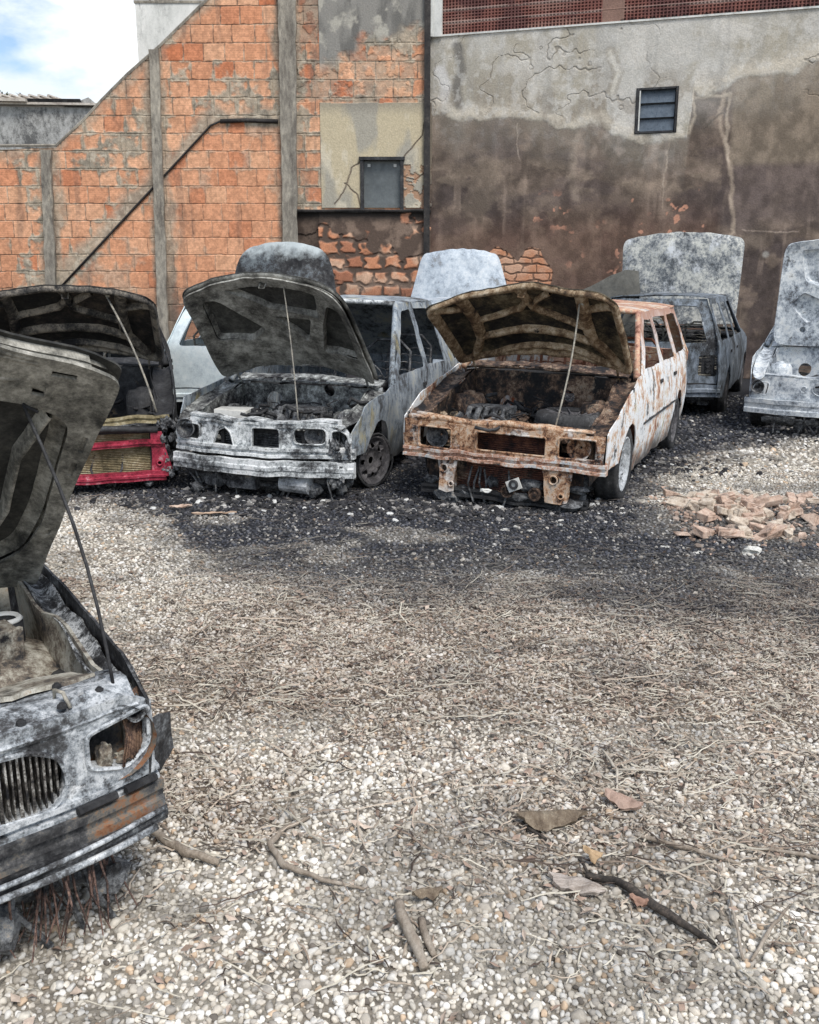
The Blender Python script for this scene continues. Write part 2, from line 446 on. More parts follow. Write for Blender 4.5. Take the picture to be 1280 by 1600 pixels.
# ------------------------------------------------------------------ car builder
class Car:
    def __init__(s, name, x, y, deg, P, label, cat, roll=0.0, pitch=0.0, z=0.0, group=None):
        a = R(deg)
        s.e = empty(name, (x, y, z), (0, 0, 0))
        hx, hy = math.sin(a), -math.cos(a)
        s.e.rotation_euler = (R(roll), R(pitch), math.atan2(hy, hx))
        tag(s.e, label, cat, group)
        D = dict(w=.78, nose=.70, tail=-3.1, zn=.63, zc=.92, zb=.92, zr=1.38, xc=-.38, xa=-.50, xt=-1.08, xr=-2.65, xB=-1.5, xC=-2.3,
                 sill=.2, zl=.30, arch=.31, wz=.25, wb=2.42, tumble=.17, curve=.06, taper=.06, crumple=.008)
        D.update(P); s.P = D
    def yw(s, x, z):
        P = s.P
        w_ = P['w'] - .03 * ((z - .55) / .35) ** 2 if z < P['zb'] else P['w'] - .03 * ((P['zb'] - .55) / .35) ** 2 - P['tumble'] * (z - P['zb']) / (P['zr'] - P['zb'])
        t = max(0, (x - .1) / (P['nose'] - .1)); w_ -= P['taper'] * t * t
        t = max(0, (P['xC'] - x) / (P['xC'] - P['tail'])); w_ -= .05 * t * t
        return w_
    def side(s, name, sd_, outer, holes, mat, **k):
        f = lambda x, z: (x, sd_ * s.yw(x, z), z)
        k.setdefault('crumple', s.P['crumple']); k.setdefault('cs', 4.5)
        return panel(name, outer if sd_ < 0 else outer[::-1], holes, f, mat, s.e, off=0, **k)
    def arch(s, cx, a0, a1, n=9):
        P = s.P; r_ = P['arch']
        return [(cx + r_ * math.cos(R(a0 + (a1 - a0) * k / n)), P['wz'] + r_ * 1.03 * math.sin(R(a0 + (a1 - a0) * k / n))) for k in range(n + 1)]
    def fender(s, sd_, mat, holes=(), headlight=None):
        P = s.P
        al = math.degrees(math.asin(min(1, max(-1, (P['zl'] - P['wz']) / P['arch']))))
        be = math.degrees(math.asin(max(-1, (P['sill'] - P['wz']) / P['arch'])))
        nx = P['nose'] - P['curve'] * .92 - .005
        zf = P.get('znf', P['zn'] - .01); fb = P.get('fb', .42)
        o = [(nx, zf), (nx - .05, zf + (P['zn'] - zf) * .75)] * (1 if 'znf' in P else 0) + ([(nx, zf)] if 'znf' not in P else []) + [(P['nose'] * .5, P['zn'] + (P['zc'] - P['zn']) * fb), (P['xc'], P['zc'] - .005), (P['xa'] + .005, P['zc']), (P['xa'] + .005, P['sill'])]
        a = s.arch(0, 180 - be, al)
        o += a + [(nx - .01, P['zl'])]
        return s.side('fender', sd_, o, list(holes), mat)
    def doors(s, sd_, mats, rear_window=True, kind='wagon', inset=.06, handles=True):
        P = s.P; res = []
        g = .006; zt = P['zr'] - .035
        fx = lambda z: P['xa'] + (P['xt'] - P['xa']) * max(0, (z - P['zb']) / (zt - P['zb']))
        # front door with its window opening
        o = [(P['xa'] - g, P['sill'] + .02), (P['xB'] + g, P['sill'] + .02), (P['xB'] + g, zt), (P['xt'], zt), (P['xa'] - g, P['zb'] + .01)]
        wi = [(P['xa'] - .13, P['zb'] + .03), (P['xB'] + inset, P['zb'] + .03), (P['xB'] + inset, zt - inset), (P['xt'] - .05, zt - inset)]
        d = s.side('front_door', sd_, o, [rounded(wi, .03)], mats[0]); res.append(d)
        xs = P['xB']
        if P.get('four', True):
            ra = P['wb'] * -1
            be = 25
            a = s.arch(ra, be, 60, 4)
            o = [(xs - g, P['sill'] + .02)]
            o += [(ra + P['arch'] + .03, P['sill'] + .02)]
            o += [(P['xC'] + g, P['wz'] + P['arch'] + .06)] if P['xC'] < ra + P['arch'] + .02 else [(P['xC'] + g, P['sill'] + .02)]
            o += [(P['xC'] + g, zt), (xs - g, zt)]
            wi = [(xs - inset, P['zb'] + .03), (P['xC'] + inset + .01, P['zb'] + .03), (P['xC'] + inset + .01, zt - inset), (xs - inset, zt - inset)]
            res.append(s.side('rear_door', sd_, o, [rounded(wi, .03)], mats[1])); xq = P['xC']
        else:
            xq = xs
        ra = -P['wb']
        be = math.degrees(math.asin(max(-1, (P['sill'] - P['wz']) / P['arch'])))
        a = s.arch(ra, be, 180 - be, 12)
        if xq < ra + P['arch']:
            a = [p for p in a if p[0] < xq - .01]
            o = [(xq - g, P['wz'] + P['arch'] + .03)] + a
        else:
            o = [(xq - g, P['sill'])] + a
        o += [(P['tail'] + .03, P['zl']), (P['tail'], P['zb'] - .1), (P['tail'] + .01, P['zb'])]
        if kind == 'sedan':
            o += [(P['xr'] - .42, P['zb'] + .0), (P['xr'], zt), (xq - g, zt)]; hs = []
        else:
            o += [(P['xr'], zt), (xq - g, zt)]
            hs = [rounded([(xq - .06, P['zb'] + .04), (P['tail'] + .20, P['zb'] + .04), (P['xr'] + .06, zt - .06), (xq - .06, zt - .06)], .03)] if rear_window else []
        res.append(s.side('rear_quarter', sd_, o, hs, mats[2]))
        if handles:
            for q, xx in zip(res[:-1], [P['xB'], P['xC']]):
                h = G(); z_ = P['zb'] - .12; y_ = sd_ * (s.yw(xx, z_) + .008)
                h.box((xx + .13, y_, z_), (.12, .014, .03)); h.build('handle', M['soot'], q)
        # A pillar, door sill
        g_ = G(); ys = s.yw(P['xa'], P['zc']) - .03
        g_.tube([(P['xa'] + .03, sd_ * ys, P['zc'] - .03), ((P['xa'] + P['xt']) / 2 + .02, sd_ * (ys - P['tumble'] * .42), (P['zc'] + P['zr']) / 2 - .01),
                 (P['xt'] - .01, sd_ * (s.yw(P['xt'], zt) - .015), zt)], [.03, .024, .024], 6)
        g_.build('windscreen_pillar', mats[3], s.e, True, crumple=.006)
        return res
    def roof(s, mat, hmat, sag=0.0):
        P = s.P; zt = P['zr'] - .035
        yt = s.yw(P['xt'], zt)
        f = lambda x, y: (x, y, zt + .04 * (1 - (y / yt) ** 2) ** .6 - sag * math.sin(math.pi * min(1, max(0, (x - P['xr']) / (P['xt'] - P['xr'])))) * (1 - (y / yt) ** 2)
                          - .02 * max(0, (x - P['xt'] + .12) / .12) ** 2)
        yy = yt - .003
        panel('roof', rounded([(P['xt'], -yy), (P['xr'], -yy), (P['xr'], yy), (P['xt'], yy)][::-1], .05), [], f, mat, s.e, th=.01, res=.09, crumple=.012, cs=4)
        g_ = G(); g_.tube([(P['xt'] - .0, y, zt + .012 * (1 - (y / yt) ** 2)) for y in np.linspace(-yt + .02, yt - .02, 9)], .022, 6)
        g_.build('windscreen_header', hmat, s.e, True, crumple=.006)
    def tailgate(s, mat, holes=None, lights=(), zlow=.42):
        P = s.P; zt = P['zr'] - .04
        def f(y, z):
            t = max(0, (z - P['zb']) / (zt - P['zb']))
            x = P['tail'] + (P['xr'] - P['tail']) * t ** 1.15 + .07 * (y / P['w']) ** 2
            return (x, y, z)
        y0 = P['w'] - .07; y1 = s.yw(P['xr'], zt) - .02
        o = [(-y0, zlow), (-y0 - .02, P['zb']), (-y1, zt), (y1, zt), (y0 + .02, P['zb']), (y0, zlow)]
        hs = holes if holes is not None else [rounded([(-y0 + .13, P['zb'] + .02), (-y1 + .09, zt - .08), (y1 - .09, zt - .08), (y0 - .13, P['zb'] + .02)], .05)]
        panel('tailgate', o, hs + list(lights), f, mat, s.e, th=.02, res=.07, crumple=.008, off=1)
    def beam(s, name, x, z0, z1, w_, mat, depth=.06, curve=None, crumple=.006, lip=0.0, y0=None):
        c = s.P['curve'] if curve is None else curve
        ys = np.linspace(-w_ if y0 is None else y0, w_, 25); V = []; F = []
        pr = [(0, z0), (0, z0 + (z1 - z0) * .3), (-.018, z0 + (z1 - z0) * .38), (-.018, z0 + (z1 - z0) * .62), (0, z0 + (z1 - z0) * .7), (0, z1), (-depth, z1), (-depth, z0)]
        if lip: pr[2] = (lip, pr[2][1]); pr[3] = (lip, pr[3][1])
        n = len(pr)
        for y in ys:
            xx = x - c * (y / s.P['w']) ** 2 * 1.2
            for dx, z in pr: V.append(Vector((xx + dx, y, z)) + noise.noise_vector(Vector((x * 3, y * 5, z * 2))) * crumple * 2)
        for i in range(len(ys) - 1):
            for k in range(n): F.append((i * n + k, i * n + (k + 1) % n, (i + 1) * n + (k + 1) % n, (i + 1) * n + k))
        F.append(tuple(range(n))); F.append(tuple((len(ys) - 1) * n + k for k in range(n))[::-1])
        return mesh(name, V, F, mat, s.e)
    def fascia(s, name, outer, holes, mat, x=None, th=.02, res=.05, crumple=.012, curve=None, lean=0.0, flange=.035):
        P = s.P; x0 = P['nose'] if x is None else x; c = P['curve'] if curve is None else curve
        zb_ = min(p[1] for p in outer)
        f = lambda y, z: (x0 - c * (y / P['w']) ** 2 - lean * (z - zb_), y, z)
        o = panel(name, outer, holes, f, mat, s.e, th=th, res=res, crumple=crumple, off=-1)
        if flange and holes:      # the pressed edges round each opening
            for h in holes:
                g_ = G(); lp = [Vector(f(*p)) + Vector((.004, 0, 0)) for p in rounded(h, .02)]
                n = len(lp); V = lp + [v + Vector((-flange, 0, 0)) for v in lp]
                g_.add(V, [(i, (i + 1) % n, n + (i + 1) % n, n + i) for i in range(n)])
                if n > 12: g_.tube([v + Vector((.003, 0, 0)) for v in lp] + [lp[0] + Vector((.003, 0, 0))], .006, 5, False)
                g_.build('flange', mat, o)
        return o
    def wheel(s, x, sd_, r_=.27, tyre=True, steer=0.0, rim='rim', tw=.085, zc=None, holes=8, rr=.175):
        zc = r_ if zc is None else zc
        e = None
        y0 = s.P['w'] - tw - .02
        m4 = Matrix.Translation((x, sd_ * y0, zc)) @ Matrix.Rotation(R(steer), 4, 'Z')
        def place(o):
            o.matrix_local = m4; return o
        # rim: pressed steel disc with vent holes
        hs = [circ((rr * .66) * math.cos(2 * math.pi * k / holes), (rr * .66) * math.sin(2 * math.pi * k / holes), rr * .13, 8) for k in range(holes)]
        def f(a, b):
            q = math.hypot(a, b) / rr
            d = .05 - .03 * math.exp(-((q - .62) / .14) ** 2) if q > .3 else .045
            if q > .86: d = .02
            return (a, sd_ * (tw - d), b)
        disc = panel('wheel', circ(0, 0, rr, 28), hs + [circ(0, 0, rr * .17, 10)], f, M[rim], s.e, th=.006, res=.03, off=0)
        place(disc)
        g_ = G()
        g_.lathe([(rr * .9, sd_ * (tw - .03)), (rr * 1.04, sd_ * (tw - .002)), (rr * 1.1, sd_ * tw), (rr * 1.1, sd_ * (tw - .02)), (rr * .98, sd_ * (tw - .05)), (rr * .95, 0), (rr, -sd_ * tw), (rr * 1.08, -sd_ * tw)], axis='Y', n=32)
        g_.build('rim', M[rim], disc, True)
        g_ = G()
        if tyre:
            R0 = rr * 1.07
            g_.lathe([(R0, sd_ * tw * .9), (R0 + (r_ - R0) * .5, sd_ * tw * 1.12), (r_ * .97, sd_ * tw * .95), (r_, sd_ * tw * .75), (r_ - .006, sd_ * tw * .4), (r_, sd_ * tw * .36), (r_, 0), (r_ - .006, -.02), (r_, -sd_ * tw * .4), (r_, -sd_ * tw * .8), (r_ * .95, -sd_ * tw), (R0, -sd_ * tw * .9)], axis='Y', n=36)
        else:                    # a few loops of steel cord left from the tyre
            for k in range(5):
                rk = rr * 1.12 + random.uniform(.004, .03); yy = sd_ * random.uniform(-tw, tw)
                g_.tube([(rk * math.cos(a) * random.uniform(.99, 1.02), yy + .012 * math.sin(3 * a + k), rk * math.sin(a)) for a in np.linspace(0, 2 * math.pi, 26)], .009, 5, False)
        g_.build('tyre', M['tyre'], disc, True, crumple=.004)
        return disc
    def rear_axle(s, **k):
        s.wheel(-s.P['wb'], 1, **k); s.wheel(-s.P['wb'], -1, **k)
    # ---- bonnet
    def hood(s, Lh, th, wh, wf, skin, ribm, ribs=(), webs=None, camber=.05, twist=0.0, fc=.08, rc=.05, rim=.045, hx=None, hz=None, round_=.12,
             droop=.03, wave=.012, wave_s=3.0, rodmat=None, dents=0.0, ribh=.024, edge=True, shift=0.0, bulge=0.0, webd=.052):
        P = s.P; hx = P['xc'] if hx is None else hx; hz = P['zc'] + .01 if hz is None else hz
        c_, s_ = math.cos(R(th)), math.sin(R(th))
        sd0 = random.random() * 50
        def H(u, v, d=0.0):
            """u along the length 0..1, v across -1..1, d below the skin"""
            wid = wh + (wf - wh) * u
            a = u * Lh + fc * (1 - v * v) * max(0, u) ** 2 - rc * (1 - v * v) * max(0, 1 - u * 1.5)
            y = v * wid + shift
            h = camber * (1 - v * v) - droop * max(0, (abs(v) - .86) / .14) ** 1.5 - droop * max(0, (u - .88) / .12) ** 1.5 + bulge * math.sin(math.pi * u) 
            h += wave * (noise.noise(Vector((u * wave_s, v * wave_s, sd0))) + .4 * noise.noise(Vector((u * wave_s * 3, v * wave_s * 3, sd0 + 9))))
            h += twist * (min(0, v) * u)
            a += .012 * noise.noise(Vector((v * 6, sd0, 1))) * max(0, (u - .8) / .2)
            h -= d
            return Vector((hx + a * c_ - h * s_, y, hz + a * s_ + h * c_))
        o = rounded([(0, -1), (1, -1), (1, 1), (0, 1)], round_, 5)
        oo = panel('bonnet', [(a, b) for a, b in o], [], lambda a, b: H(a, b), skin, s.e, th=.006, res=.055, off=0)
        g_ = G()
        def strip(path, wd, closed=False, h=ribh):
            pts = []
            for i in range(len(path) - 1):
                (a, b), (c, d) = path[i], path[i + 1]
                n = max(2, int(math.hypot((c - a) * Lh, (d - b) * wh) / .04))
                for k in range(n): pts.append((a + (c - a) * k / n, b + (d - b) * k / n))
            pts.append(path[-1])
            V = []; n = len(pts)
            for i, (a, b) in enumerate(pts):
                if closed: pa, pb = pts[(i - 1) % (n - 1)], pts[(i + 1) % (n - 1)]
                else: pa, pb = pts[max(0, i - 1)], pts[min(n - 1, i + 1)]
                tx, ty = (pb[0] - pa[0]) * Lh, (pb[1] - pa[1]) * wh
                l = math.hypot(tx, ty) or 1; nx, ny = -ty / l, tx / l
                ww = wd * (1 + .15 * noise.noise(Vector((a * 4, b * 4, 3))))
                for q, dd in ((-.5, .0), (-.36, h * .75), (-.18, h), (.18, h), (.36, h * .75), (.5, .0)):
                    V.append(H(a + nx * q * ww / Lh, b + ny * q * ww / wh, dd))
            F = []
            for i in range(n - 1):
                for k in range(5): F.append((i * 6 + k, i * 6 + k + 1, (i + 1) * 6 + k + 1, (i + 1) * 6 + k))
            g_.add(V, F)
        if edge:
            o2 = rounded([(.035, -.955), (.965, -.955), (.965, .955), (.035, .955)], round_ * .9, 5)
            strip(o2 + [o2[0]], rim * 1.6, True)
        for r_ in ribs:
            strip(r_[0], r_[1])
        if g_.V: g_.build('bonnet_ribs', ribm, oo, True)
        if webs:
            outer, holes = webs
            p2 = panel('bonnet_frame', outer, holes, lambda a, b: H(a, b, webd - .012 * math.cos(b * 3) + .006 * noise.noise(Vector((a * 7, b * 7, 2)))), ribm, oo, th=.01, res=.05, off=0)
            lips = G()
            for hh in holes + [outer]:
                hh = densify(hh, .06); n = len(hh)
                ca = sum(p[0] for p in hh) / n; cb = sum(p[1] for p in hh) / n
                V = [H(a, b, webd - .005) for a, b in hh] + [H(a + (ca - a) * .10, b + (cb - b) * .10, .004) if hh is not outer else H(a, b, .004) for a, b in hh]
                lips.add(V, [(i, (i + 1) % n, n + (i + 1) % n, n + i) for i in range(n)])
            lips.build('pressed_edges', ribm, oo, True)
        hw = G()
        for v in (-.82, .82):      # hinge arms
            p0 = H(.10, v, .03); hw.tube([p0, p0 + Vector((-.04, 0, -.05)), Vector((hx - .05, p0.y, hz - .08))], .010, 5)
        hw.build('hinges', ribm, oo)
        hw = G(); p0 = H(.93, .02, .03); n0 = (H(.93, .02, .09) - H(.93, .02, .03))
        hw.tube([p0 + Vector((0, -.025, 0)), p0 + n0 + Vector((0, -.02, 0)), p0 + n0 + Vector((0, .02, 0)), p0 + Vector((0, .025, 0))], .006, 5)
        hw.build('striker', ribm, oo)
        s.H = H
        return oo
    def rod(s, a, b, r_=.006, mat='rod', bend=.0):
        g_ = G(); a = Vector(a); b = Vector(b)
        pts = [a.lerp(b, t) + Vector((0, bend * math.sin(math.pi * t), 0)) for t in np.linspace(0, 1, 8)]
        g_.tube(pts, r_, 7); g_.tube([a, a + Vector((.02, .03, -.02))], r_, 6)
        g_.build('prop_rod', M[mat], s.e, True)
    # ---- engine bay and underside
    def bay(s, mat, em='engine', seed=1, lump_n=26, y0=-.45, y1=.45, zbase=.18, ztop=.58, towers=True, walls=True, firewall=True, hoses=8, wi=.17, lmat=None):
        P = s.P; rnd = random.Random(seed)
        xn = P['nose'] - .14; xf = P['xc'] - .02
        if walls:
            for sd_ in (-1, 1):
                f = lambda x, z: (x, sd_ * (P['w'] - wi + .02 * math.sin(x * 5)), z)
                zt = lambda x: P['zn'] - .03 + (P['zc'] - P['zn']) * max(0, min(1, (P['nose'] - x) / (P['nose'] - P['xc'])))
                panel('inner_wing', [(xn, .22), (xn, zt(xn)), (0.1, zt(.1)), (xf, zt(xf)), (xf, .3)][::-sd_], [circ(-.02, .42, .05)], f, mat, s.e, th=.01, res=.08, crumple=.02)
                # ledge joining the inner wing to the outer wing
                f2 = lambda x, t: (x, sd_ * ((P['w'] - wi) * (1 - t) + (s.yw(x, zt(x)) - .012) * t), zt(x) - .025 * math.sin(math.pi * t) - .004)
                panel('wing_ledge', rect(xf, 0, xn + .06, 1)[::-sd_], [], f2, lmat or mat, s.e, th=.006, res=.05, crumple=.014)
                if towers:
                    g_ = G()
                    g_.lathe([(.15, .25), (.135, P['zc'] - .24), (.11, P['zc'] - .19), (.05, P['zc'] - .185), (.045, P['zc'] - .17), (.02, P['zc'] - .165), (.001, P['zc'] - .165)], (-.04, sd_ * (P['w'] - .26), 0), n=20)
                    g_.build('strut_tower', mat, s.e, True, crumple=.006)
        if firewall:
            f = lambda y, z: (xf + .02 * math.sin(y * 6), y, z)
            yy = P['w'] - .1
            panel('firewall', rect(-yy, .25, yy, P['zc'] - .03), [circ(.2, .7, .05), circ(-.3, .6, .07)], f, mat, s.e, th=.015, res=.1, crumple=.015)
            f = lambda x, y: (x, y, P['zc'] + .02 * (1 - (y / P['w']) ** 2) + .02 * math.sin(x * 20))
            panel('cowl', rect(P['xa'] - .06, -yy + .02, P['xc'] + .02, yy - .02), [rect(P['xc'] - .09, -.4 + .1 * k, P['xc'] - .03, -.33 + .1 * k) for k in range(6)], f, mat, s.e, th=.012, res=.06, crumple=.012)
        g_ = G()
        # engine block, rocker cover, intake pipes, pulleys: a heap of charred castings
        cx = (xn + xf) / 2 + .02
        g_.box((cx, (y0 + y1) / 2 - .05, (zbase + ztop) / 2 - .04), (.30, (y1 - y0) * .55, (ztop - zbase) * .8), (0, 0, .05), .02)
        g_.box((cx - .02, (y0 + y1) / 2 - .05, ztop - .05), (.16, (y1 - y0) * .5, .07), (0, .1, .03), .01)
        for k in range(5):
            yy = (y0 + y1) / 2 - .05 + (k - 2) * (y1 - y0) * .10
            g_.tube([(cx + .05, yy, ztop - .03), (cx + .14, yy + .01, ztop - .02), (cx + .2, yy, ztop - .12)], .02, 7)
        g_.lathe([(.0, .0), (.07, .0), (.075, .02), (.06, .025), (.06, .04), (.02, .04), (.0, .045)], (cx + .03, y1 - .1, zbase + .2), 'Y', 16)
        for k in range(lump_n):
            g_.lump((rnd.uniform(xf + .12, xn - .03), rnd.uniform(y0, y1), rnd.uniform(zbase, ztop - .08)),
                    (rnd.uniform(.02, .08), rnd.uniform(.02, .09), rnd.uniform(.02, .07)), rnd.random() * 40, .5, 2)
        g_.build('engine', M[em], s.e, False, crumple=.012, cs=12)
        for k in range(hoses):
            g_ = G(); p = Vector((rnd.uniform(xf + .05, xn), rnd.uniform(y0 - .1, y1 + .1), ztop - rnd.uniform(0, .1)))
            pts = [p]
            for q in range(6):
                p = p + Vector((rnd.uniform(-.08, .08), rnd.uniform(-.10, .10), rnd.uniform(-.05, .04))); pts.append(p)
            g_.tube(pts, rnd.choice([.004, .006, .012, .015]), 6)
            g_.build('hose', M['soot'], s.e, True)
    def interior(s, mat='soot', seat='wire', dash=True, seats=True, fl=.25):
        P = s.P
        yy = P['w'] - .1
        panel('floor_pan', rect(P['tail'] + .15, -yy, P['xc'] - .05, yy), [], lambda x, y: (x, y, fl + .02 * math.sin(x * 9) * math.sin(y * 7)), M[mat], s.e, th=.02, res=.12, crumple=.01)
        if dash:
            g_ = G()
            g_.tube([(P['xa'] - .18, y, P['zc'] - .05 + .02 * math.sin(y * 4)) for y in np.linspace(-yy + .03, yy - .03, 12)], .035, 8)
            for k in range(14):
                g_.lump((P['xa'] - random.uniform(.1, .3), random.uniform(-yy, yy) * .85, P['zc'] - random.uniform(.04, .2)), (.05, .07, .05), k, .6, 2)
            g_.build('dashboard', M[mat], s.e, True, crumple=.015)
            g_ = G()
            pt = Vector((P['xa'] - .42, .34, P['zc'] - .02))
            ring = [pt + Vector((.06 * math.sin(a), .17 * math.cos(a), .16 * math.sin(a))) for a in np.linspace(0, 2 * math.pi, 25)]
            g_.tube(ring, .009, 6, False); g_.tube([ring[0], pt - Vector((.03, 0, .02)), ring[12]], .008, 6); g_.tube([pt - Vector((.03, 0, .02)), (P['xa'] - .15, .34, P['zc'] - .18)], .02, 6)
            g_.build('steering_wheel', M[seat], s.e, True)
        if seats:
            for xs_ in ((P['xa'] - .95,), (P['xa'] - 1.75,)):
                for ys_ in (-.36, .36):
                    g_ = G(); x = xs_[0]
                    hw = .22
                    top = [(x, ys_ - hw, .45), (x - .12, ys_ - hw, .95), (x - .14, ys_ - hw * .5, 1.05), (x - .14, ys_ + hw * .5, 1.05), (x - .12, ys_ + hw, .95), (x, ys_ + hw, .45)]
                    g_.tube(top, .014, 6)
                    for k in range(7):
                        z = .5 + k * .07; xx = x - .12 * (z - .45) / .5
                        g_.tube([(xx + .015 * math.sin(q * 2.5 + k), ys_ - hw + 2 * hw * q / 8, z + .01 * (q % 2)) for q in range(9)], .004, 4)
                    g_.tube([(x, ys_ - hw, .45), (x + .45, ys_ - hw, .42), (x + .45, ys_ + hw, .42), (x, ys_ + hw, .45)], .014, 6)
                    for k in range(6):
                        g_.tube([(x + .06 * k + .04, ys_ - hw, .42), (x + .06 * k + .05, ys_, .40), (x + .06 * k + .04, ys_ + hw, .42)], .004, 4)
                    g_.box((x + .2, ys_ - hw, .32), (.4, .02, .18)); g_.box((x + .2, ys_ + hw, .32), (.4, .02, .18))
                    g_.build('seat_frame', M[seat], s.e, True, crumple=.008)
    def radiator(s, x, y0, y1, z0, z1, mat, n=22, vertical=False, frame='soot'):
        g_ = G()
        if vertical:
            for k in range(n):
                y = y0 + (y1 - y0) * (k + .5) / n
                g_.box((x, y, (z0 + z1) / 2), (.02, (y1 - y0) / n * .45, z1 - z0), (0, 0, 0), .0015)
        else:
            for k in range(n):
                z = z0 + (z1 - z0) * (k + .5) / n
                g_.tube([(x + .003 * noise.noise(Vector((y * 9, z * 9, x))), y, z + .004 * noise.noise(Vector((y * 5, z * 30, 2)))) for y in np.linspace(y0, y1, 12)], (z1 - z0) / n * .30, 5)
        g_.box((x - .022, (y0 + y1) / 2, (z0 + z1) / 2), (.012, y1 - y0, z1 - z0))
        o = g_.build('radiator', M[mat], s.e)
        f = G()
        for z in (z0, z1): f.box((x, (y0 + y1) / 2, z), (.04, y1 - y0 + .03, .025), (0, 0, 0), .002)
        for y in (y0, y1): f.box((x, y, (z0 + z1) / 2), (.045, .03, z1 - z0 - .03), (0, 0, 0), .002)
        f.build('radiator_tank', M[frame], o)
        return o
    def under(s, seed, mat='engine', n=30, x0=.2, x1=None, y=.6, z1=.22, hang=6):
        rnd = random.Random(seed); g_ = G(); x1 = s.P['nose'] - .05 if x1 is None else x1
        g_.tube([(x1 - .12, yy, .13 + .01 * math.sin(yy * 9)) for yy in np.linspace(-y, y, 9)], .03, 7)
        g_.tube([(.0, yy, .2) for yy in np.linspace(-y, y, 5)], .035, 7)
        for sd_ in (-1, 1): g_.tube([(.0, sd_ * .55, .18), (x1 - .1, sd_ * .3, .14)], .022, 6)
        for k in range(n):
            g_.lump((rnd.uniform(x0, x1), rnd.uniform(-y, y), rnd.uniform(.04, z1)), (rnd.uniform(.02, .07), rnd.uniform(.03, .10), rnd.uniform(.02, .06)), rnd.random() * 30, .5, 2)
        for k in range(hang):
            a = Vector((x1 - rnd.uniform(0, .1), rnd.uniform(-y, y), z1 + .08)); 
            g_.tube([a, a + Vector((.03, rnd.uniform(-.05, .05), -.12)), a + Vector((.02, rnd.uniform(-.1, .1), -.26))], .008, 5)
        g_.build('subframe', M[mat], s.e, False, crumple=.01, cs=12)

# ------------------------------------------------------------------ wall materials
def col_mat(name, rough=.9, fine=60, fstr=.25, bstr=.35, bdist=.006, spec=.2):
    """base colour from the mesh's own colour layer (bricks, plaster, stains) broken up by fine grain"""
    m, n, b = base_mat(name, rough, 0, spec)
    a = n.nodes.new('ShaderNodeVertexColor'); a.layer_name = 'Col'
    f = add_noise(n, fine, 6, .65)
    g = n.nodes.new('ShaderNodeMix'); g.data_type = 'RGBA'; g.blend_type = 'MULTIPLY'; g.inputs['Factor'].default_value = 1
    r_ = ramp(n, f, [(.3, 1 - fstr), (.7, 1 + fstr * .6)])
    n.links.new(a.outputs[0], g.inputs['A']); n.links.new(r_, g.inputs['B'])
    n.links.new(g.outputs['Result'], b.inputs['Base Color'])
    bump(n, b, f, bstr, bdist)
    return m
M['wall'] = col_mat('weathered_wall', fine=38, fstr=.22, bstr=.5, bdist=.012)
M['concrete'] = burnt('rough_concrete', [(.3, (.12, .105, .09)), (.45, (.21, .19, .16)), (.6, (.33, .30, .25)), (.75, (.46, .41, .33))], 3.5, 80, [((.48, .42, .33), .60, .68, 4), ((.06, .055, .05), .56, .66, 2.5)], rough=.95, metal=0, stretch=(1, 1, .35))
M['pale_plaster'] = burnt('pale_old_plaster', [(.3, (.40, .40, .38)), (.5, (.60, .60, .57)), (.7, (.72, .71, .68))], 1.6, 81, [((.25, .25, .24), .58, .70, 2.5)], rough=.95, metal=0, stretch=(1, 1, .4))
M['grey_plaster'] = burnt('mouldy_grey_plaster', [(.34, (.10, .10, .10)), (.46, (.28, .28, .27)), (.58, (.42, .42, .41)), (.72, (.52, .52, .50))], 2.2, 82, rough=.95, metal=0, stretch=(1, 1, .6))
M['dark_pipe'] = burnt('sooty_pipe', [(.3, BLK), (.6, (.04, .036, .034)), (.75, (.10, .09, .08))], 5, 83)
M['sheet_roof'] = burnt('roof_sheet', [(.3, (.30, .26, .23)), (.55, (.55, .50, .44)), (.75, (.65, .62, .57))], 4, 84, metal=0)

def wallgrid(name, x0, x1, z0, z1, res, field, mat, parent):
    xs = np.arange(x0, x1 + 1e-6, res); zs = np.arange(z0, z1 + 1e-6, res)
    X, Z = np.meshgrid(xs, zs)
    col, d, keep = field(X, Z)
    V = np.stack([X.ravel(), -d.ravel(), Z.ravel()], 1)
    ny, nx = X.shape
    i = np.arange(ny * nx).reshape(ny, nx)
    F = np.stack([i[:-1, :-1], i[:-1, 1:], i[1:, 1:], i[1:, :-1]], -1)
    k = keep[:-1, :-1] & keep[:-1, 1:] & keep[1:, 1:] & keep[1:, :-1]
    F = F[k]
    u = np.unique(F); mp_ = np.zeros(len(V), np.int64); mp_[u] = np.arange(len(u))
    return npmesh(name, V[u], mp_[F], mat, parent, False, np.clip(col.reshape(-1, 3)[u], .005, .95))

def bricks(x, z, bl, ch, seed, jit=.005):
    wx = x + jit * (vn(x * 14, z * 14, seed) - .5) * 2; wz = z + jit * (vn(x * 9, z * 14, seed + 3) - .5) * 2 + .012 * (vn(x * .9, z * .5, seed + 5) - .5)
    row = np.floor(wz / ch)
    o = .5 * (row % 2) + (_h(row, row * 0 + 3, seed) - .5) * .35
    xx = wx / bl + o; c = np.floor(xx)
    # every brick gets a joint of its own place
    j0 = (_h(c, row, seed + 1) - .5) * .22; j1 = (_h(c + 1, row, seed + 1) - .5) * .22
    fx = xx - c
    ex = np.minimum(fx - j0, 1 + j1 - fx)
    cc = np.where(fx < j0, c - 1, np.where(fx > 1 + j1, c + 1, c))
    ex = np.abs(np.minimum(np.abs(fx - j0), np.abs(1 + j1 - fx))) * bl
    fz = wz / ch - row
    ez = np.minimum(fz, 1 - fz) * ch
    return np.minimum(ex, ez), _h(cc, row, seed + 9), _h(cc, row, seed + 21), ez

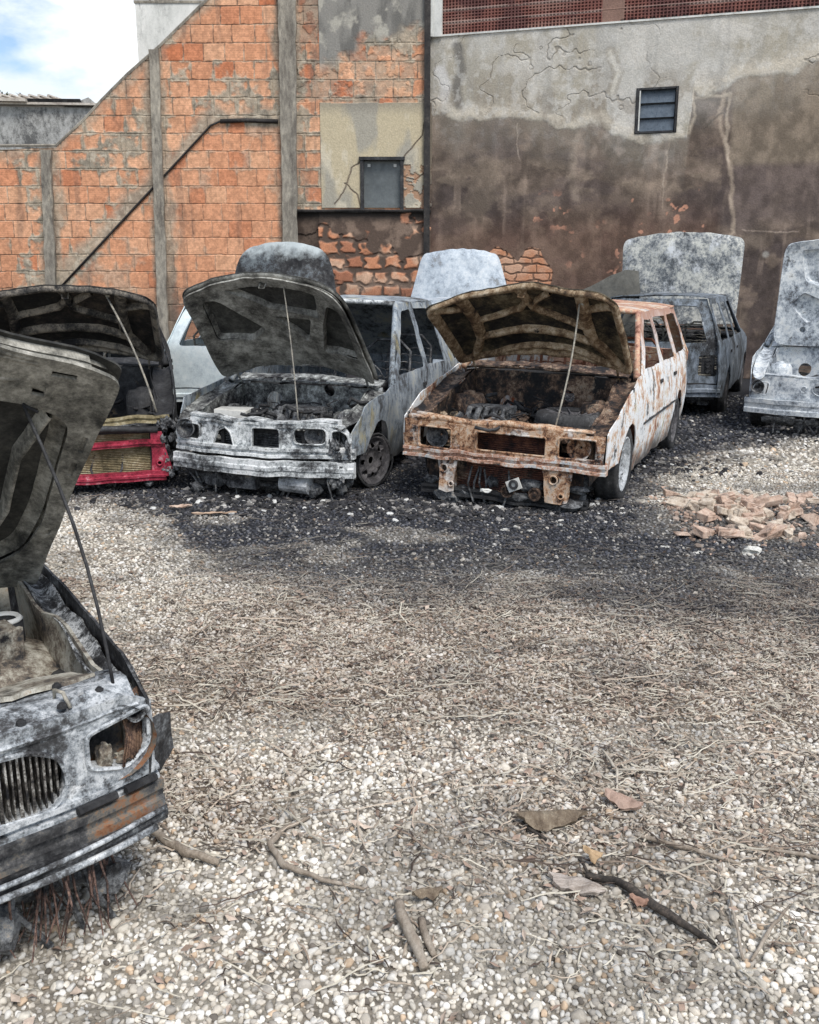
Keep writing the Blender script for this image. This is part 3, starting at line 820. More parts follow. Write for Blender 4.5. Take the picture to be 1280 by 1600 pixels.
# ---- left: hollow brick gable wall with concrete columns
LW = [(-9.5, 3.77), (-7.04, 3.75), (-6.07, 3.79), (-5.57, 4.2), (-5.22, 4.53), (-4.76, 4.93), (-4.19, 5.37), (-3.35, 6.09), (-2.2, 7.1), (.40, 7.1), (.40, 0), (-9.5, 0)]
WIN = (-.80, 2.80, -.15, 3.57)
DIAG = [(-7.2, .45), (-6.25, 1.38), (-3.39, 4.13), (-3.22, 4.2), (-2.0, 4.2)]
def left_field(x, z):
    n1 = fbm(x * 1.1, z * 1.1, 3); n2 = fbm(x * 4, z * 4, 5); n3 = fbm(x * 14, z * 14, 8, 4); st = fbm(x * 5, z * .7, 12)
    e, h1, h2, ez = bricks(x, z, .345, .286, 2)
    c = np.zeros(x.shape + (3,)) + np.array((.63, .305, .175))
    c = mixc(c, (.72, .40, .245), ss(.25, .85, h1)); c = mixc(c, (.52, .165, .075), ss(.80, .97, h2) * .8); c = mixc(c, (.66, .40, .25), ss(.9, .97, 1 - h2) * .7)
    c = c * (.82 + .36 * n2)[..., None]
    c = c * (.93 + .07 * np.sin(z * 2 * math.pi / .036))[..., None]      # shade of the pressed block grooves, painted as faint stripes
    mort = 1 - ss(.002, .012, e + .010 * (n3 - .5))
    # cleaner pinker bay under the slanting line
    bay = ss(0, .12, (4.13 - .96 * np.abs(x + 3.3)) - z) * (x > -6.2) * (x < -2.2) * (z < 4.14)
    bay = np.where(x > -3.39, ss(4.16, 4.08, z), bay) * (x < -2.2) * (x > -6.2)
    c = mixc(c, (.66, .33, .19), bay * .35)
    mc = np.zeros(x.shape + (3,)) + np.array((.17, .12, .09)); mc = mixc(mc, (.46, .37, .28), ss(.45, .65, n2))
    mo = mort * (1 - .45 * bay)
    c = c * (1 - mo[..., None]) + mc * mo[..., None]
    d = .011 * (1 - mort) + .004 * n3
    # cement smeared over the blocks in patches and along joints
    sm = ss(.55, .65, n1 * .5 + fbm(x * 3.1, z * 3.1, 31) * .5 + .10 * (1 - ss(0, .06, e)) + .05 * (n3 - .5)) * (1 - .5 * bay)
    dd = dline(x, z, DIAG)
    abv = (z > np.interp(x, [p[0] for p in DIAG], [p[1] for p in DIAG]))
    sm = np.maximum(sm, ss(.36, .10, dd + .35 * (fbm(x * 3, z * 3, 41) - .45)) * abv * .9)
    pd = np.minimum(np.minimum(np.abs(x + 6.25), np.abs(x + 4.32)), np.abs(x + 2.05))
    sm = np.maximum(sm, ss(.30, .14, pd + .4 * (fbm(x * 4, z * 2.2, 45) - .42)) * .85)
    top = np.interp(x, [p[0] for p in LW[:10]], [p[1] for p in LW[:10]]) - z
    sm = np.maximum(sm, ss(.28, .05, top + .3 * (n2 - .4)) * .6)
    cem = np.zeros(c.shape) + np.array((.40, .33, .25)); cem = mixc(cem, (.27, .235, .185), ss(.4, .62, n2)); cem = mixc(cem, (.50, .44, .35), ss(.55, .7, n3) * .6)
    c = c * (1 - sm[..., None]) + cem * sm[..., None]
    d = d + sm * .010
    # dark mould lines
    c = c * (1 - .55 * ss(.06, .0, top + .08 * (n3 - .5)) - .0)[..., None]
    c = mixc(c, (.12, .10, .085), ss(.60, .74, st) * .35)
    c = c * (.86 + .28 * ss(.3, .7, fbm(x * 22, z * 22, 48, 3)))[..., None]
    # ---- second bay, right of the tall column
    s2 = x > -2.02
    c2 = c.copy(); d2 = d.copy()
    soot2 = ss(.42, .62, fbm(x * 2.2, z * 1.1, 51)) * .55
    c2 = mixc(c2, (.16, .12, .10), soot2)
    up = (x > -1.52)
    # grey cement top
    g = ss(0, .25, z - (5.35 + .28 * (x + .6)) + 1.1 * (fbm(x * 1.6, z * 1.6, 55) - .5)) 
    g = np.maximum(g, ss(.25, 0, np.abs(x + 1.5)) * ss(4.9, 5.2, z))
    gc = np.zeros(c.shape) + np.array((.25, .24, .22)); gc = mixc(gc, (.15, .145, .135), ss(.45, .62, fbm(x * 3, z * .9, 57))); gc = mixc(gc, (.40, .38, .33), ss(.52, .68, n2))
    er = ss(.40, .56, fbm(x * 6, z * 6, 58)) * (z > 4.5)
    c2 = c2 * (1 - .55 * er[..., None]) + cem * .55 * er[..., None]
    d2 = d2 - .012 * er
    c2 = c2 * (1 - (g * up)[..., None]) + gc * (g * up)[..., None]
    d2 = np.where(up, d2 * (1 - g) + g * .025, d2)
    # cream plaster panel with the small window
    pm = ((x > -1.53) & (z > 2.79) & (z < 4.50 + .03 * (n2 - .5)))
    pc = np.zeros(c.shape) + np.array((.50, .43, .30)); pc = mixc(pc, (.36, .335, .28), ss(.42, .60, fbm(x * 2.6, z * .9, 61)))
    pc = mixc(pc, (.62, .56, .44), ss(.55, .7, fbm(x * 3.3, z * 2.2, 62)) * .7); pc = mixc(pc, (.22, .20, .17), ss(4.25, 4.5, z) * .6)
    ck = np.minimum(np.minimum(dline(x + .05 * (n2 - .5), z + .05 * (n3 - .5), [(-.85, 3.55), (-1.0, 3.45), (-1.12, 3.1), (-1.3, 2.85)]), dline(x, z + .04 * (n3 - .5), [(-1.12, 3.2), (-.9, 3.0), (-.85, 2.8)])),
                    np.minimum(dline(x + .05 * (n3 - .5), z, [(-.12, 3.6), (.02, 3.75), (.2, 3.95), (.3, 4.3)]), dline(x, z, [(-.1, 3.3), (.1, 3.25), (.3, 3.4)])))
    pc = mixc(pc, (.13, .10, .08), ss(.022, .004, ck) * .85)
    hole = ss(.50, .58, fbm(x * 7, z * 7, 66)) * ((x > -.1) & (z < 3.5))
    pc = mixc(pc, (.40, .22, .13), hole * .8)
    rs = ss(.16, .04, .36 - x + .1 * (n2 - .5)); pc = mixc(pc, (.10, .08, .07), rs * .8)
    c2 = np.where(pm[..., None], pc, c2); d2 = np.where(pm, .032 - .012 * ss(.02, .0, ck) - .015 * hole + .003 * n3, d2)
    # bottom strip: blackened render fallen off rounded bricks
    lo = z < 2.72
    e3, h3, h4, _ = bricks(x, z, .33, .25, 77, .045)
    fall = ss(.45, .50, fbm(x * 1.7, z * 1.9, 71) + .16 * (2.55 - z) / 1.0 - .05 * (x < -1.6)) 
    bl = ss(.015, .06, e3 + .03 * (n2 - .5)) * fall
    bc = np.zeros(c.shape) + np.array((.56, .25, .14)); bc = mixc(bc, (.66, .43, .30), ss(.35, .65, n2)); bc = mixc(bc, (.40, .17, .10), ss(.6, .9, h3)); bc = bc * (.7 + .5 * n3)[..., None]
    lc = np.zeros(c.shape) + np.array((.105, .075, .06)); lc = mixc(lc, (.22, .16, .125), ss(.45, .65, n2)); lc = mixc(lc, (.03, .026, .024), ss(.25, .0, 2.72 - z))  # near-black towards the top: shade of the ledge painted in
    lc = np.where((x < -1.58)[..., None], lc * .55, lc)
    bl = bl * (x > -1.6)
    lc = lc * (1 - bl[..., None]) + bc * bl[..., None]
    c2 = np.where(lo[..., None], lc, c2); d2 = np.where(lo, .02 * (1 - fall) + .022 * bl + .004 * n3, d2)
    c = np.where(s2[..., None], c2, c); d = np.where(s2, d2, d)
    # soot hanging above the burnt cars
    c = mixc(c, (.09, .07, .06), ss(1.7, 1.0, z + .8 * (n1 - .5)) * .55)
    keep = inpoly(x, z, LW) & ~((x > WIN[0]) & (x < WIN[2]) & (z > WIN[1]) & (z < WIN[3]))
    return c, d, keep

bw = empty('brick_building', (0, 17.5, 0))
tag(bw, 'orange hollow brick gable wall with concrete columns and a small dark window', 'building')
wallgrid('wall', -9.4, .39, 0, 7.0, .0115, left_field, M['wall'], bw)
panel('wall_core', LW[::-1], [rect(*WIN)], lambda x, z: (x, .03, z), M['concrete'], bw, th=.25, res=.8, off=-1, smooth=False)

def column(x0t, x1t, x0b, x1b, zb, zt, proud=.05, parent=None, wob=.02, seed=0):
    n = 26; Lf = []; Rt = []
    for i in range(n + 1):
        t = i / n; z = zb + (zt - zb) * t
        Lf.append((x0b + (x0t - x0b) * t + wob * noise.noise(Vector((z * 2.5, seed, 0))), z)); Rt.append((x1b + (x1t - x1b) * t + wob * noise.noise(Vector((z * 2.5, seed, 7))), z))
    return panel('column', Lf + Rt[::-1], [], lambda x, z: (x, -proud, z), M['concrete'], parent, th=.07, res=.07, crumple=.012, cs=5, off=1)
column(-6.30, -6.13, -6.50, -6.31, 0, 3.74, parent=bw, seed=1)
column(-4.35, -4.19, -4.50, -4.32, 0, 5.32, parent=bw, seed=2)
column(-2.16, -1.86, -2.22, -2.00, 0, 7.05, .08, parent=bw, seed=3)
g = G(); g.box((.30, -.06, 3.55), (.10, .09, 7.0), (0, 0, 0), .004); g.build('corner_strip', M['dark_pipe'], bw, crumple=.01)
g = G()
g.tube([(x, -.075 - .01 * math.sin(x * 9), 2.745 + .006 * math.sin(x * 5)) for x in np.linspace(-2.02, .36, 16)], .022, 6)
g.box((-.83, -.02, 2.735), (2.4, .10, .035), (0, 0, 0), .006)
g.build('ledge', M['dark_pipe'], bw)
g = G()      # old roof line: a thin strip of flashing still stuck in the wall
g.tube([(x, -.045, z) for x, z in [(-6.25, 1.38), (-5.5, 2.10), (-4.6, 2.97), (-3.9, 3.64), (-3.39, 4.13), (-3.22, 4.2)]], .018, 6)
g.tube([(-3.22, -.045, 4.2), (-2.8, -.05, 4.215), (-2.24, -.05, 4.20)], .035, 6)
g.build('flashing', M['dark_pipe'], bw, True, crumple=.008)
# coping along the stepped gable edge
g = G(); g.tube([(x, .0, z + .015) for x, z in [(-9.4, 3.78), (-6.07, 3.80), (-5.57, 4.21), (-5.22, 4.54), (-4.76, 4.94), (-4.19, 5.38), (-3.35, 6.1), (-2.3, 7.0)]], .028, 5)
g.build('coping', M['concrete'], bw, False, crumple=.012)
# the small window: frame and dark panel behind
g = G(); a0, b0, a1, b1 = WIN
for c_, d_ in (((a0 - .02, 0, (b0 + b1) / 2), (.06, .1, b1 - b0 + .10)), ((a1 + .02, 0, (b0 + b1) / 2), (.06, .1, b1 - b0 + .10)), (((a0 + a1) / 2, -.01, b1 + .03), (a1 - a0 + .14, .11, .055))):
    g.box((c_[0], c_[1] - .015, c_[2]), d_)
wf = g.build('window', M['soot'], bw, bevel=.004)
M['dark_glass'] = burnt('dusty_dark_glass', [(.3, (.07, .08, .085)), (.6, (.12, .135, .14)), (.8, (.17, .185, .19))], 1.5, 86, rough=.35, metal=0, bstr=.05, spec=.5)
g = G(); g.box(((a0 + a1) / 2, .06, (b0 + b1) / 2), (a1 - a0, .02, b1 - b0)); g.build('pane', M['dark_glass'], wf)
for xx in (a0 + .10, a1 - .10):
    g = G(); g.box((xx, .035, b1 - .075), (.05, .02, .05)); g.build('latch', M['pale_plaster'], wf)

# ---- right: plastered wall, blackened by smoke
SB = [(-.2, 4.33), (.17, 4.35), (.45, 4.23), (.95, 4.16), (1.39, 4.29), (1.93, 4.12), (2.46, 3.99), (2.87, 4.02), (3.08, 3.87), (3.49, 3.76), (4.22, 3.77), (4.29, 4.43), (4.77, 4.46), (5.0, 4.58), (5.73, 4.68), (6.07, 4.88), (7, 5.0), (9, 5.1)]
RWIN = (3.41, 3.86, 4.05, 4.54)
def right_field(x, z):
    n1 = fbm(x * .9, z * .9, 103); n2 = fbm(x * 3.2, z * 3.2, 105); n3 = fbm(x * 13, z * 13, 108, 4); st = fbm(x * 6, z * .6, 112)
    c = np.zeros(x.shape + (3,)) + np.array((.40, .365, .30))
    c = mixc(c, (.50, .48, .44), ss(.42, .62, n1)); c = mixc(c, (.58, .55, .50), ss(.52, .68, n2) * .8); c = mixc(c, (.31, .275, .225), ss(.46, .62, fbm(x * 2.1, z * 1.5, 120)) * ss(5.2, 4.3, z))
    c = mixc(c, (.34, .33, .31), ss(.5, .66, st) * .35)
    # large shallow cracks in the render
    w1 = np.abs(fbm(x * 1.5 + 3, z * 1.7, 130, 4) - .5); crk = ss(.013, .002, w1) * ss(.40, .55, fbm(x * .8, z * .8, 131)) * ss(3.9, 4.5, z)
    c = mixc(c, (.20, .175, .145), crk * .65)
    dk = dline(x + .06 * (n2 - .5), z + .08 * (n3 - .5), [(.45, 5.35), (.52, 5.0), (.42, 4.7), (.50, 4.4)]); c = mixc(c, (.13, .125, .12), ss(.13, .03, dk) * .75)
    dk = dline(x + .08 * (n2 - .5), z + .08 * (n3 - .5), [(.15, 5.0), (.25, 4.75), (.2, 4.45)]); c = mixc(c, (.62, .60, .58), ss(.14, .04, dk) * .8)
    dk = dline(x + .06 * (n2 - .5), z, [(2.95, 5.1), (3.1, 4.8), (3.02, 4.5)]); c = mixc(c, (.62, .58, .50), ss(.10, .02, dk) * .6); c = mixc(c, (.27, .24, .20), ss(.05, .01, np.abs(dk - .06)) * .5)
    # boundary of the smoke stain
    zb = np.interp(x, [p[0] for p in SB], [p[1] for p in SB])
    q = zb - z + .30 * (fbm(x * 2.2, z * 2.2, 140) - .5) + .05 * (n3 - .5)
    dark = ss(-.015, .06, q) * (.62 + .38 * ss(.0, .8, q))
    rw_ = .04 + .16 * fbm(x * 1.7, z * 1.7, 143); rim = np.exp(-((q + .8 * rw_) / rw_) ** 2) * ss(.34, .54, fbm(x * 3, z * 4, 141) + .06)
    c = mixc(c, (.60, .54, .45), np.clip(rim * .8, 0, 1))
    c = mixc(c, (.26, .22, .18), ss(.50, .64, fbm(x * 5, z * 3.5, 144)) * ss(5.1, 4.2, z) * .45)
    c = mixc(c, (.62, .60, .56), ss(.54, .66, fbm(x * 9, z * 9, 145)) * .35)
    b = np.zeros(c.shape) + np.array((.118, .090, .073))
    b = mixc(b, (.155, .122, .098), ss(.42, .6, n1)); b = mixc(b, (.075, .058, .052), ss(.45, .62, fbm(x * 1.6, z * 1.2, 150)))
    b = mixc(b, (.21, .16, .125), ss(.52, .70, n2) * .7); b = mixc(b, (.26, .20, .16), ss(.60, .72, st) * .5); b = mixc(b, (.090, .070, .066), ss(.55, .68, fbm(x * .8, z * 2.4, 151)) * .6)
    # greyer, lighter block to the far right above 3.3 m
    rb = ss(4.86, 4.92, x + .05 * (n2 - .5)) * ss(3.25, 3.4, z + .1 * (n2 - .5))
    b = mixc(b, (.205, .165, .125), rb * (.65 + .3 * n2))
    b = mixc(b, (.125, .097, .088), ss(4.9, 5.0, x) * ss(3.4, 3.25, z) * ss(2.3, 2.6, z) * .7)
    # a band of lighter wiped soot
    lb = ss(.35, .0, np.abs(z - (3.25 + .12 * np.sin(x * 1.3)))) * ss(.45, .6, fbm(x * 2, z * 4, 152)) * (x < 4.8); b = mixc(b, (.25, .195, .15), lb * .65)
    # pale vertical scars and drips
    for pts, wd, al, cc in (([(2.52, 3.99), (2.45, 3.6), (2.42, 3.2), (2.5, 2.9)], .09, .55, (.30, .24, .19)), ([(4.72, 4.46), (4.74, 3.9), (4.94, 3.3), (5.05, 2.3)], .045, .75, (.40, .32, .25)),
                            ([(4.84, 4.4), (4.82, 3.7), (4.9, 3.4)], .03, .7, (.46, .38, .30)), ([(4.30, 4.4), (4.33, 4.1), (4.24, 3.85), (3.95, 3.78)], .035, .8, (.50, .42, .33)), ([(4.3, 4.36), (4.8, 4.37)], .03, .8, (.50, .42, .33)),
                            ([(1.5, 4.1), (1.52, 3.4)], .012, .6, (.4, .33, .27)), ([(3.95, 3.7), (3.93, 3.1), (3.95, 2.7)], .014, .6, (.42, .34, .27)), ([(4.45, 3.9), (4.6, 3.98), (4.75, 4.1)], .02, .8, (.07, .055, .045)),
                            ([(3.98, 3.2), (4.2, 3.25), (4.5, 3.27)], .06, .5, (.28, .21, .17)), ([(5.2, 2.35), (5.7, 2.3), (6.0, 2.32)], .012, .6, (.4, .32, .26))):
        dk = dline(x + .16 * (n2 - .5), z + .05 * (n3 - .5), pts); b = mixc(b, cc, ss(wd * 1.3, wd * .1, dk + wd * .9 * (n3 - .45)) * al * ss(.25, .6, n2 + .1))
    b = mixc(b, (.135, .078, .056), ss(2.9, 2.2, z + .5 * (n1 - .5)) * ss(4.9, 4.7, x) * .6)
    b = b * (.88 + .52 * ss(.3, .7, fbm(x * 6, z * 5, 156)) * (.7 + .6 * n3))[..., None]
    # flakes where orange brick shows
    fl = ss(.655, .68, fbm(x * 7, z * 7, 160, 3)) * ss(.45, .6, fbm(x * 1.1, z * 1.1 + 3, 161) + .1) * ss(3.1, 2.7, z) * (x > 1.8) * (x < 4.6); b = mixc(b, (.55, .28, .19), fl * .9)
    c = c * (1 - dark[..., None]) + b * dark[..., None]
    # patch of bare brick low on the left
    pt = inpoly(x + .12 * (fbm(x * 4, z * 4, 170) - .5), z + .16 * (fbm(x * 5, z * 5, 171) - .5), [(.9, .6), (1.0, 2.05), (1.22, 2.10), (1.40, 1.98), (1.55, 1.90), (1.72, 2.14), (1.95, 2.08), (2.16, 1.70), (2.1, .6)])
    e, h1, h2, _ = bricks(x, z, .30, .13, 172, .03); mo = 1 - ss(.006, .022, e)
    bc = np.zeros(c.shape) + np.array((.54, .25, .14)); bc = mixc(bc, (.62, .38, .26), ss(.4, .7, n2)); bc = mixc(bc, (.12, .08, .06), mo * .8)
    c = np.where(pt[..., None], bc, c)
    d = .03 + .008 * (n2 - .5) + .003 * n3 - .01 * crk - .008 * dark + .006 * rim
    d = np.where(pt, .008 + .014 * (1 - mo), d)
    # two pale sockets low on the right
    for (sx, sz) in ((5.15, 1.92), (5.55, 1.97)):
        k = ss(.07, .03, np.hypot(x - sx, (z - sz))); c = mixc(c, (.35, .33, .30), k * .8)
        k = ss(.11, .05, np.hypot(x - sx + .05, z - sz + .02)) * (1 - k); c = mixc(c, (.05, .04, .035), k * .6)
    keep = ~((x > RWIN[0]) & (x < RWIN[2]) & (z > RWIN[1]) & (z < RWIN[3]))
    return c, d, keep
rw = empty('sooty_building', (.38, 17.5, 0), (0, 0, R(-17.4)))
tag(rw, 'grey plastered building wall blackened brown by smoke with a louvred window', 'building')
wallgrid('wall', -.06, 8.2, 0, 5.53, .0115, right_field, M['wall'], rw)
panel('wall_core', rect(-.0, 0, 8.3, 7.0), [rect(*RWIN)], lambda x, z: (x, .03, z), M['concrete'], rw, th=.25, res=.8, off=-1, smooth=False)
def hollow_field(x, z):
    row = np.floor((z - 5.53) / .19); fz = (z - 5.53) / .19 - row
    e = np.minimum(fz, 1 - fz) * .19
    gx = np.abs((x / .056) % 1 - .5); gz = np.abs((z / .047) % 1 - .5)
    hole = ss(.30, .2, gx) * ss(.34, .24, gz)
    n2 = fbm(x * 3, z * 3, 205)
    c = np.zeros(x.shape + (3,)) + np.array((.20, .085, .07)); c = mixc(c, (.13, .06, .055), ss(.45, .6, n2)); c = mixc(c, (.26, .14, .115), ss(.55, .7, fbm(x * 2, z * 7, 207)))
    c = mixc(c, (.045, .02, .02), hole * .75)
    mo = ss(.026, .010, e + .012 * (n2 - .5)) * ss(.38, .5, fbm(x * 1.3, row * 3, 209)); c = mixc(c, (.34, .26, .23), mo * .8)
    pl = (np.abs(x - 2.98) < .17); c = np.where(pl[..., None], np.array((.24, .15, .12)) * (.7 + .6 * n2)[..., None], c)
    gap = ss(.06, .02, (z - 5.53)) * (x > 3.1) * ss(.3, .2, np.abs((x / .16) % 1 - .5)); c = mixc(c, (.01, .01, .01), gap)
    d = .02 - .02 * hole * (~pl) + .005 * mo
    return c, d, np.ones(x.shape, bool)
wallgrid('hollow_brick_band', -.06, 8.2, 5.535, 6.9, .0115, hollow_field, M['wall'], rw)
g = G(); g.box((.10, -.045, 6.2), (.16, .07, 1.38), (0, 0, 0), .004); g.box((.02, -.05, 6.2), (.035, .1, 1.38), (0, 0, 0), .003)
g.build('corner_strip', M['pale_plaster'], rw, crumple=.008)
g = G(); g.box((4.1, -.03, 5.53), (8.2, .05, .028), (0, 0, 0), 0); g.build('mortar_edge', M['pale_plaster'], rw, crumple=.012)
a0, b0, a1, b1 = RWIN
g = G()
for c_, d_ in (((a0 + .02, 0, (b0 + b1) / 2), (.04, .10, b1 - b0)), ((a1 - .015, 0, (b0 + b1) / 2), (.03, .10, b1 - b0)), (((a0 + a1) / 2, 0, b1 - .015), (a1 - a0 - .08, .10, .03)), (((a0 + a1) / 2, 0, b0 + .015), (a1 - a0 - .08, .10, .03)),
               (((a0 + a1) / 2, .03, b0 + .23), (a1 - a0 - .08, .03, .022)), (((a0 + a1) / 2, .03, b0 + .45), (a1 - a0 - .08, .03, .022))):
    g.box((c_[0], c_[1] - .0, c_[2]), d_)
wf = g.build('window', M['soot'], rw)
M['louvre'] = burnt('blue_grey_louvre', [(.3, (.05, .065, .085)), (.55, (.085, .11, .14)), (.8, (.14, .17, .20))], 3, 88, rough=.25, metal=0, bstr=.05, spec=.5)
for k in range(3):
    g = G(); g.box(((a0 + a1) / 2, .02, b0 + .12 + k * .22), (a1 - a0 - .09, .012, .215), (R(-14), 0, 0)); g.build('louvre', M['louvre'], wf)
g = G(); g.box(((a0 + a1) / 2, .24, (b0 + b1) / 2), (a1 - a0 + .1, .02, b1 - b0 + .1)); g.build('room_shade_sheet', M['soot'], wf)  # black backing sheet stands in for the unlit room
g = G(); g.box((a0 + .055, -.02, (b0 + b1) / 2), (.018, .06, b1 - b0 - .08)); g.build('lever', M['pale_plaster'], wf)
# a roof slab behind, so the building is no mere screen
g = G(); g.box((4.1, 3.2, 7.0), (8.4, 6, .15)); g.box((8.25, 3.2, 3.45), (.2, 6, 6.9)); g.build('side_and_roof', M['concrete'], rw)

# ---- behind the gable: parapet house, pale tower and a treetop
nb = empty('parapet_house', (0, 19.5, 0)); tag(nb, 'low mould-streaked grey house with sheet roof behind the brick wall', 'house')
panel('wall', [(-12, 0), (-4.2, 0), (-4.2, 4.70), (-8.0, 4.78), (-12, 4.8)], [], lambda x, z: (x, 0, z), M['grey_plaster'], nb, th=.2, res=.3, crumple=.015, cs=2)
g = G()
g.box((-9.7, .9, 4.98), (5.0, 2.2, .05), (R(4), R(1.2), 0)); g.box((-8.3, .6, 4.86), (6.5, 1.4, .04), (R(3), R(.7), 0))
for k in range(30): g.tube([(-12 + k * .18, -.15, 5.02 - .003 * k), (-12 + k * .18, 2.0, 5.14 - .003 * k)], .03, 5)
g.build('roof', M['sheet_roof'], nb)
g = G()
g.box((-9.0, -.06, 4.87), (5.6, .05, .07), (0, R(.6), 0), .02)
g.build('eave', M['soot'], nb)
tw = empty('pale_tower', (0, 21, 0)); tag(tw, 'pale plastered house corner rising behind the slanted brick gable', 'house')
g = G(); g.box((-4.3, .6, 3.46), (2.3, 1.4, 6.90)); g.build('wall', M['pale_plaster'], tw)
g = G(); g.box((-4.3, .6, 6.935), (2.34, 1.44, .05)); g.build('coping', M['concrete'], tw)
g = G(); g.box((-5.0, .5, 7.6), (.30, .5, 1.3)); g.build('chimney', M['concrete'], tw)
g = G(); g.tube([(-5.25, .3, 6.9), (-5.25, .3, 8.3)], .02, 6); g.build('pipe', M['dark_pipe'], tw)

m_, n_, b_ = base_mat('leaf', .7); f_ = add_noise(n_, 3, 4); n_.links.new(ramp(n_, f_, [(.35, (.03, .045, .02)), (.5, (.08, .10, .04)), (.68, (.16, .15, .08))]), b_.inputs['Base Color']); M['leaf'] = m_
m_, n_, b_ = base_mat('bark', .9); f_ = add_noise(n_, 8, 6, mapping=(1, 1, .2)); n_.links.new(ramp(n_, f_, [(.3, (.06, .045, .035)), (.7, (.20, .16, .12))]), b_.inputs['Base Color']); bump(n_, b_, f_, .6, .02); M['bark'] = m_
tr = empty('tree', (-12.6, 30, 0)); tag(tr, 'dry brownish treetop showing over the grey house roof', 'tree')
g = G(); g.tube([(0, 0, 0), (.1, 0, 2), (0, .1, 4), (.1, 0, 6.2)], [.22, .17, .12, .05], 10)
for k in range(12):
    a = k * 2.4; g.tube([(.05, 0, 3.6 + k * .2), (.5 * math.cos(a), .5 * math.sin(a), 4.4 + k * .2), (1.1 * math.cos(a), 1.1 * math.sin(a), 5.2 + k * .13)], [.05, .03, .012], 6)
g.build('trunk', M['bark'], tr, True)
n = 5200
th = rng.uniform(0, 2 * np.pi, n); rr = rng.uniform(0, 1, n) ** .5; cz = rng.normal(5.9, .42, n)
lump = 1 + .35 * np.sin(th * 3) + .25 * np.sin(th * 5 + cz * 3)
P0 = np.stack([rr * 1.45 * lump * np.cos(th), rr * 1.45 * lump * np.sin(th), np.minimum(cz, 6.95 - .3 * rr)], 1)
ax = rng.normal(size=(n, 3)); ax /= np.linalg.norm(ax, axis=1)[:, None]; bx_ = np.cross(ax, rng.normal(size=(n, 3))); bx_ /= np.linalg.norm(bx_, axis=1)[:, None]
Lf = .09
V = np.stack([P0, P0 + ax * Lf + bx_ * Lf * .35, P0 + ax * Lf * 2, P0 + ax * Lf - bx_ * Lf * .35], 1).reshape(-1, 3)
npmesh('crown', V, np.arange(4 * n).reshape(n, 4), M['leaf'], tr)

# ------------------------------------------------------------------ the cars
CG = 'burnt-out cars with raised bonnets'
def socket(c, x, y, z, r=.07, mat='engine', ry=None, name='headlight'):
    g = G(); g.lathe([(.01, -.09), (r * .5, -.085), (r * .9, -.04), (r, 0), (r * .92, 0), (r * .8, -.03), (r * .35, -.07), (.012, -.07)], (x, y, z), 'X', 18)
    return g.build(name, M[mat], c.e, True, crumple=.006, cs=14)

# --- white and rust estate car, centre right
c = Car('estate_car', .90, 7.30, -23.5, dict(w=.77, nose=.72, tail=-3.20, zn=.61, zc=.90, zb=.90, zr=1.385, xc=-.36, xa=-.47, xt=-1.02, xr=-2.92, xB=-1.42, xC=-2.18, sill=.17, zl=.34,
        arch=.30, wz=.28, wb=2.42, tumble=.17, curve=.04, taper=.03, crumple=.012),
        'rust and white burnt estate car with rusty raised bonnet on a thin rod', 'car', roll=-1.8, group=CG)
for sd_ in (-1, 1):
    c.fender(sd_, M['w_paint'])
    c.doors(sd_, [M['w_paint'], M['w_paint'], M['w_paint'], M['w_frame']])
# side mouldings and the fuel flap recess
g = G(); g.tube([(x, c.yw(x, .52) + .004, .52) for x in np.linspace(-.5, -2.1, 12)], .012, 5); g.build('side_moulding', M['soot'], c.e, crumple=.004)
c.roof(M['w_frame'], M['w_frame'], .02)
c.tailgate(M['w_frame'], lights=[rect(-.68, .55, -.56, .85, .02), rect(.56, .55, .68, .85, .02)])
c.interior('soot', 'wire')
c.bay(M['w_dark'], seed=3, y0=-.55, y1=.12, ztop=.66, lump_n=70, hoses=16)
# spare wheel lying in the engine bay
g = G(); g.lathe([(.13, -.05), (.2, -.07), (.25, -.055), (.265, 0), (.25, .055), (.2, .07), (.14, .05)], (.16, .36, .60), 'Z', 36)
for k in range(3): g.lathe([(.262 - k * .01, -.03 + k * .03), (.272 - k * .01, -.02 + k * .03), (.262 - k * .01, -.01 + k * .03)], (.16, .36, .60), 'Z', 36)
sp = g.build('spare_tyre', M['tyre'], c.e, True, crumple=.005)
g = G(); g.lathe([(.0, .0), (.05, .0), (.06, .02), (.10, .01), (.125, .04), (.15, .045)], (.16, .36, .60), 'Z', 28)
for k in range(10):
    a = k * .63; g.tube([(.16 + .05 * math.cos(a), .36 + .05 * math.sin(a), .63), (.16 + .18 * math.cos(a + .4), .36 + .18 * math.sin(a + .4), .665), (.16 + .23 * math.cos(a + .5), .36 + .23 * math.sin(a + .5), .66)], .006, 4)
g.build('spare_rim', M['rim'], sp, True)
panel('lower_skirt', rect(-.60, .05, .58, .34), [], lambda y, z: (.585 + .015 * math.sin(y * 14), y, z), M['w_dark'], c.e, th=.01, res=.06, crumple=.03)
g = G()
for k in range(150): g.lump((random.uniform(-.25, .5), random.uniform(-.62, .62), random.uniform(.44, .60) - .08 * random.random()), (.03, .035, .03), k, .8, 2)
g.build('burnt_wiring', M['w_dark'], c.e, crumple=.02, cs=16)
g = G()
for k in range(60): g.lump((random.uniform(.05, .5), random.uniform(-.6, -.12), random.uniform(.46, .60) - .1 * random.random()), (.035, .035, .025), k, .6, 1)
g.build('ash_heap', burnt('tan_ash', [(.35, CHAR), (.5, (.20, .15, .10)), (.65, (.45, .36, .27))], 12, 90), c.e, crumple=.012)
c.fascia('front_panel', rect(-.735, .33, .735, .59), [rect(-.62, .40, -.36, .55, .02), rect(.42, .42, .68, .56, .02), rect(-.17, .42, .335, .55, .015)], M['w_rust'])
g = G()
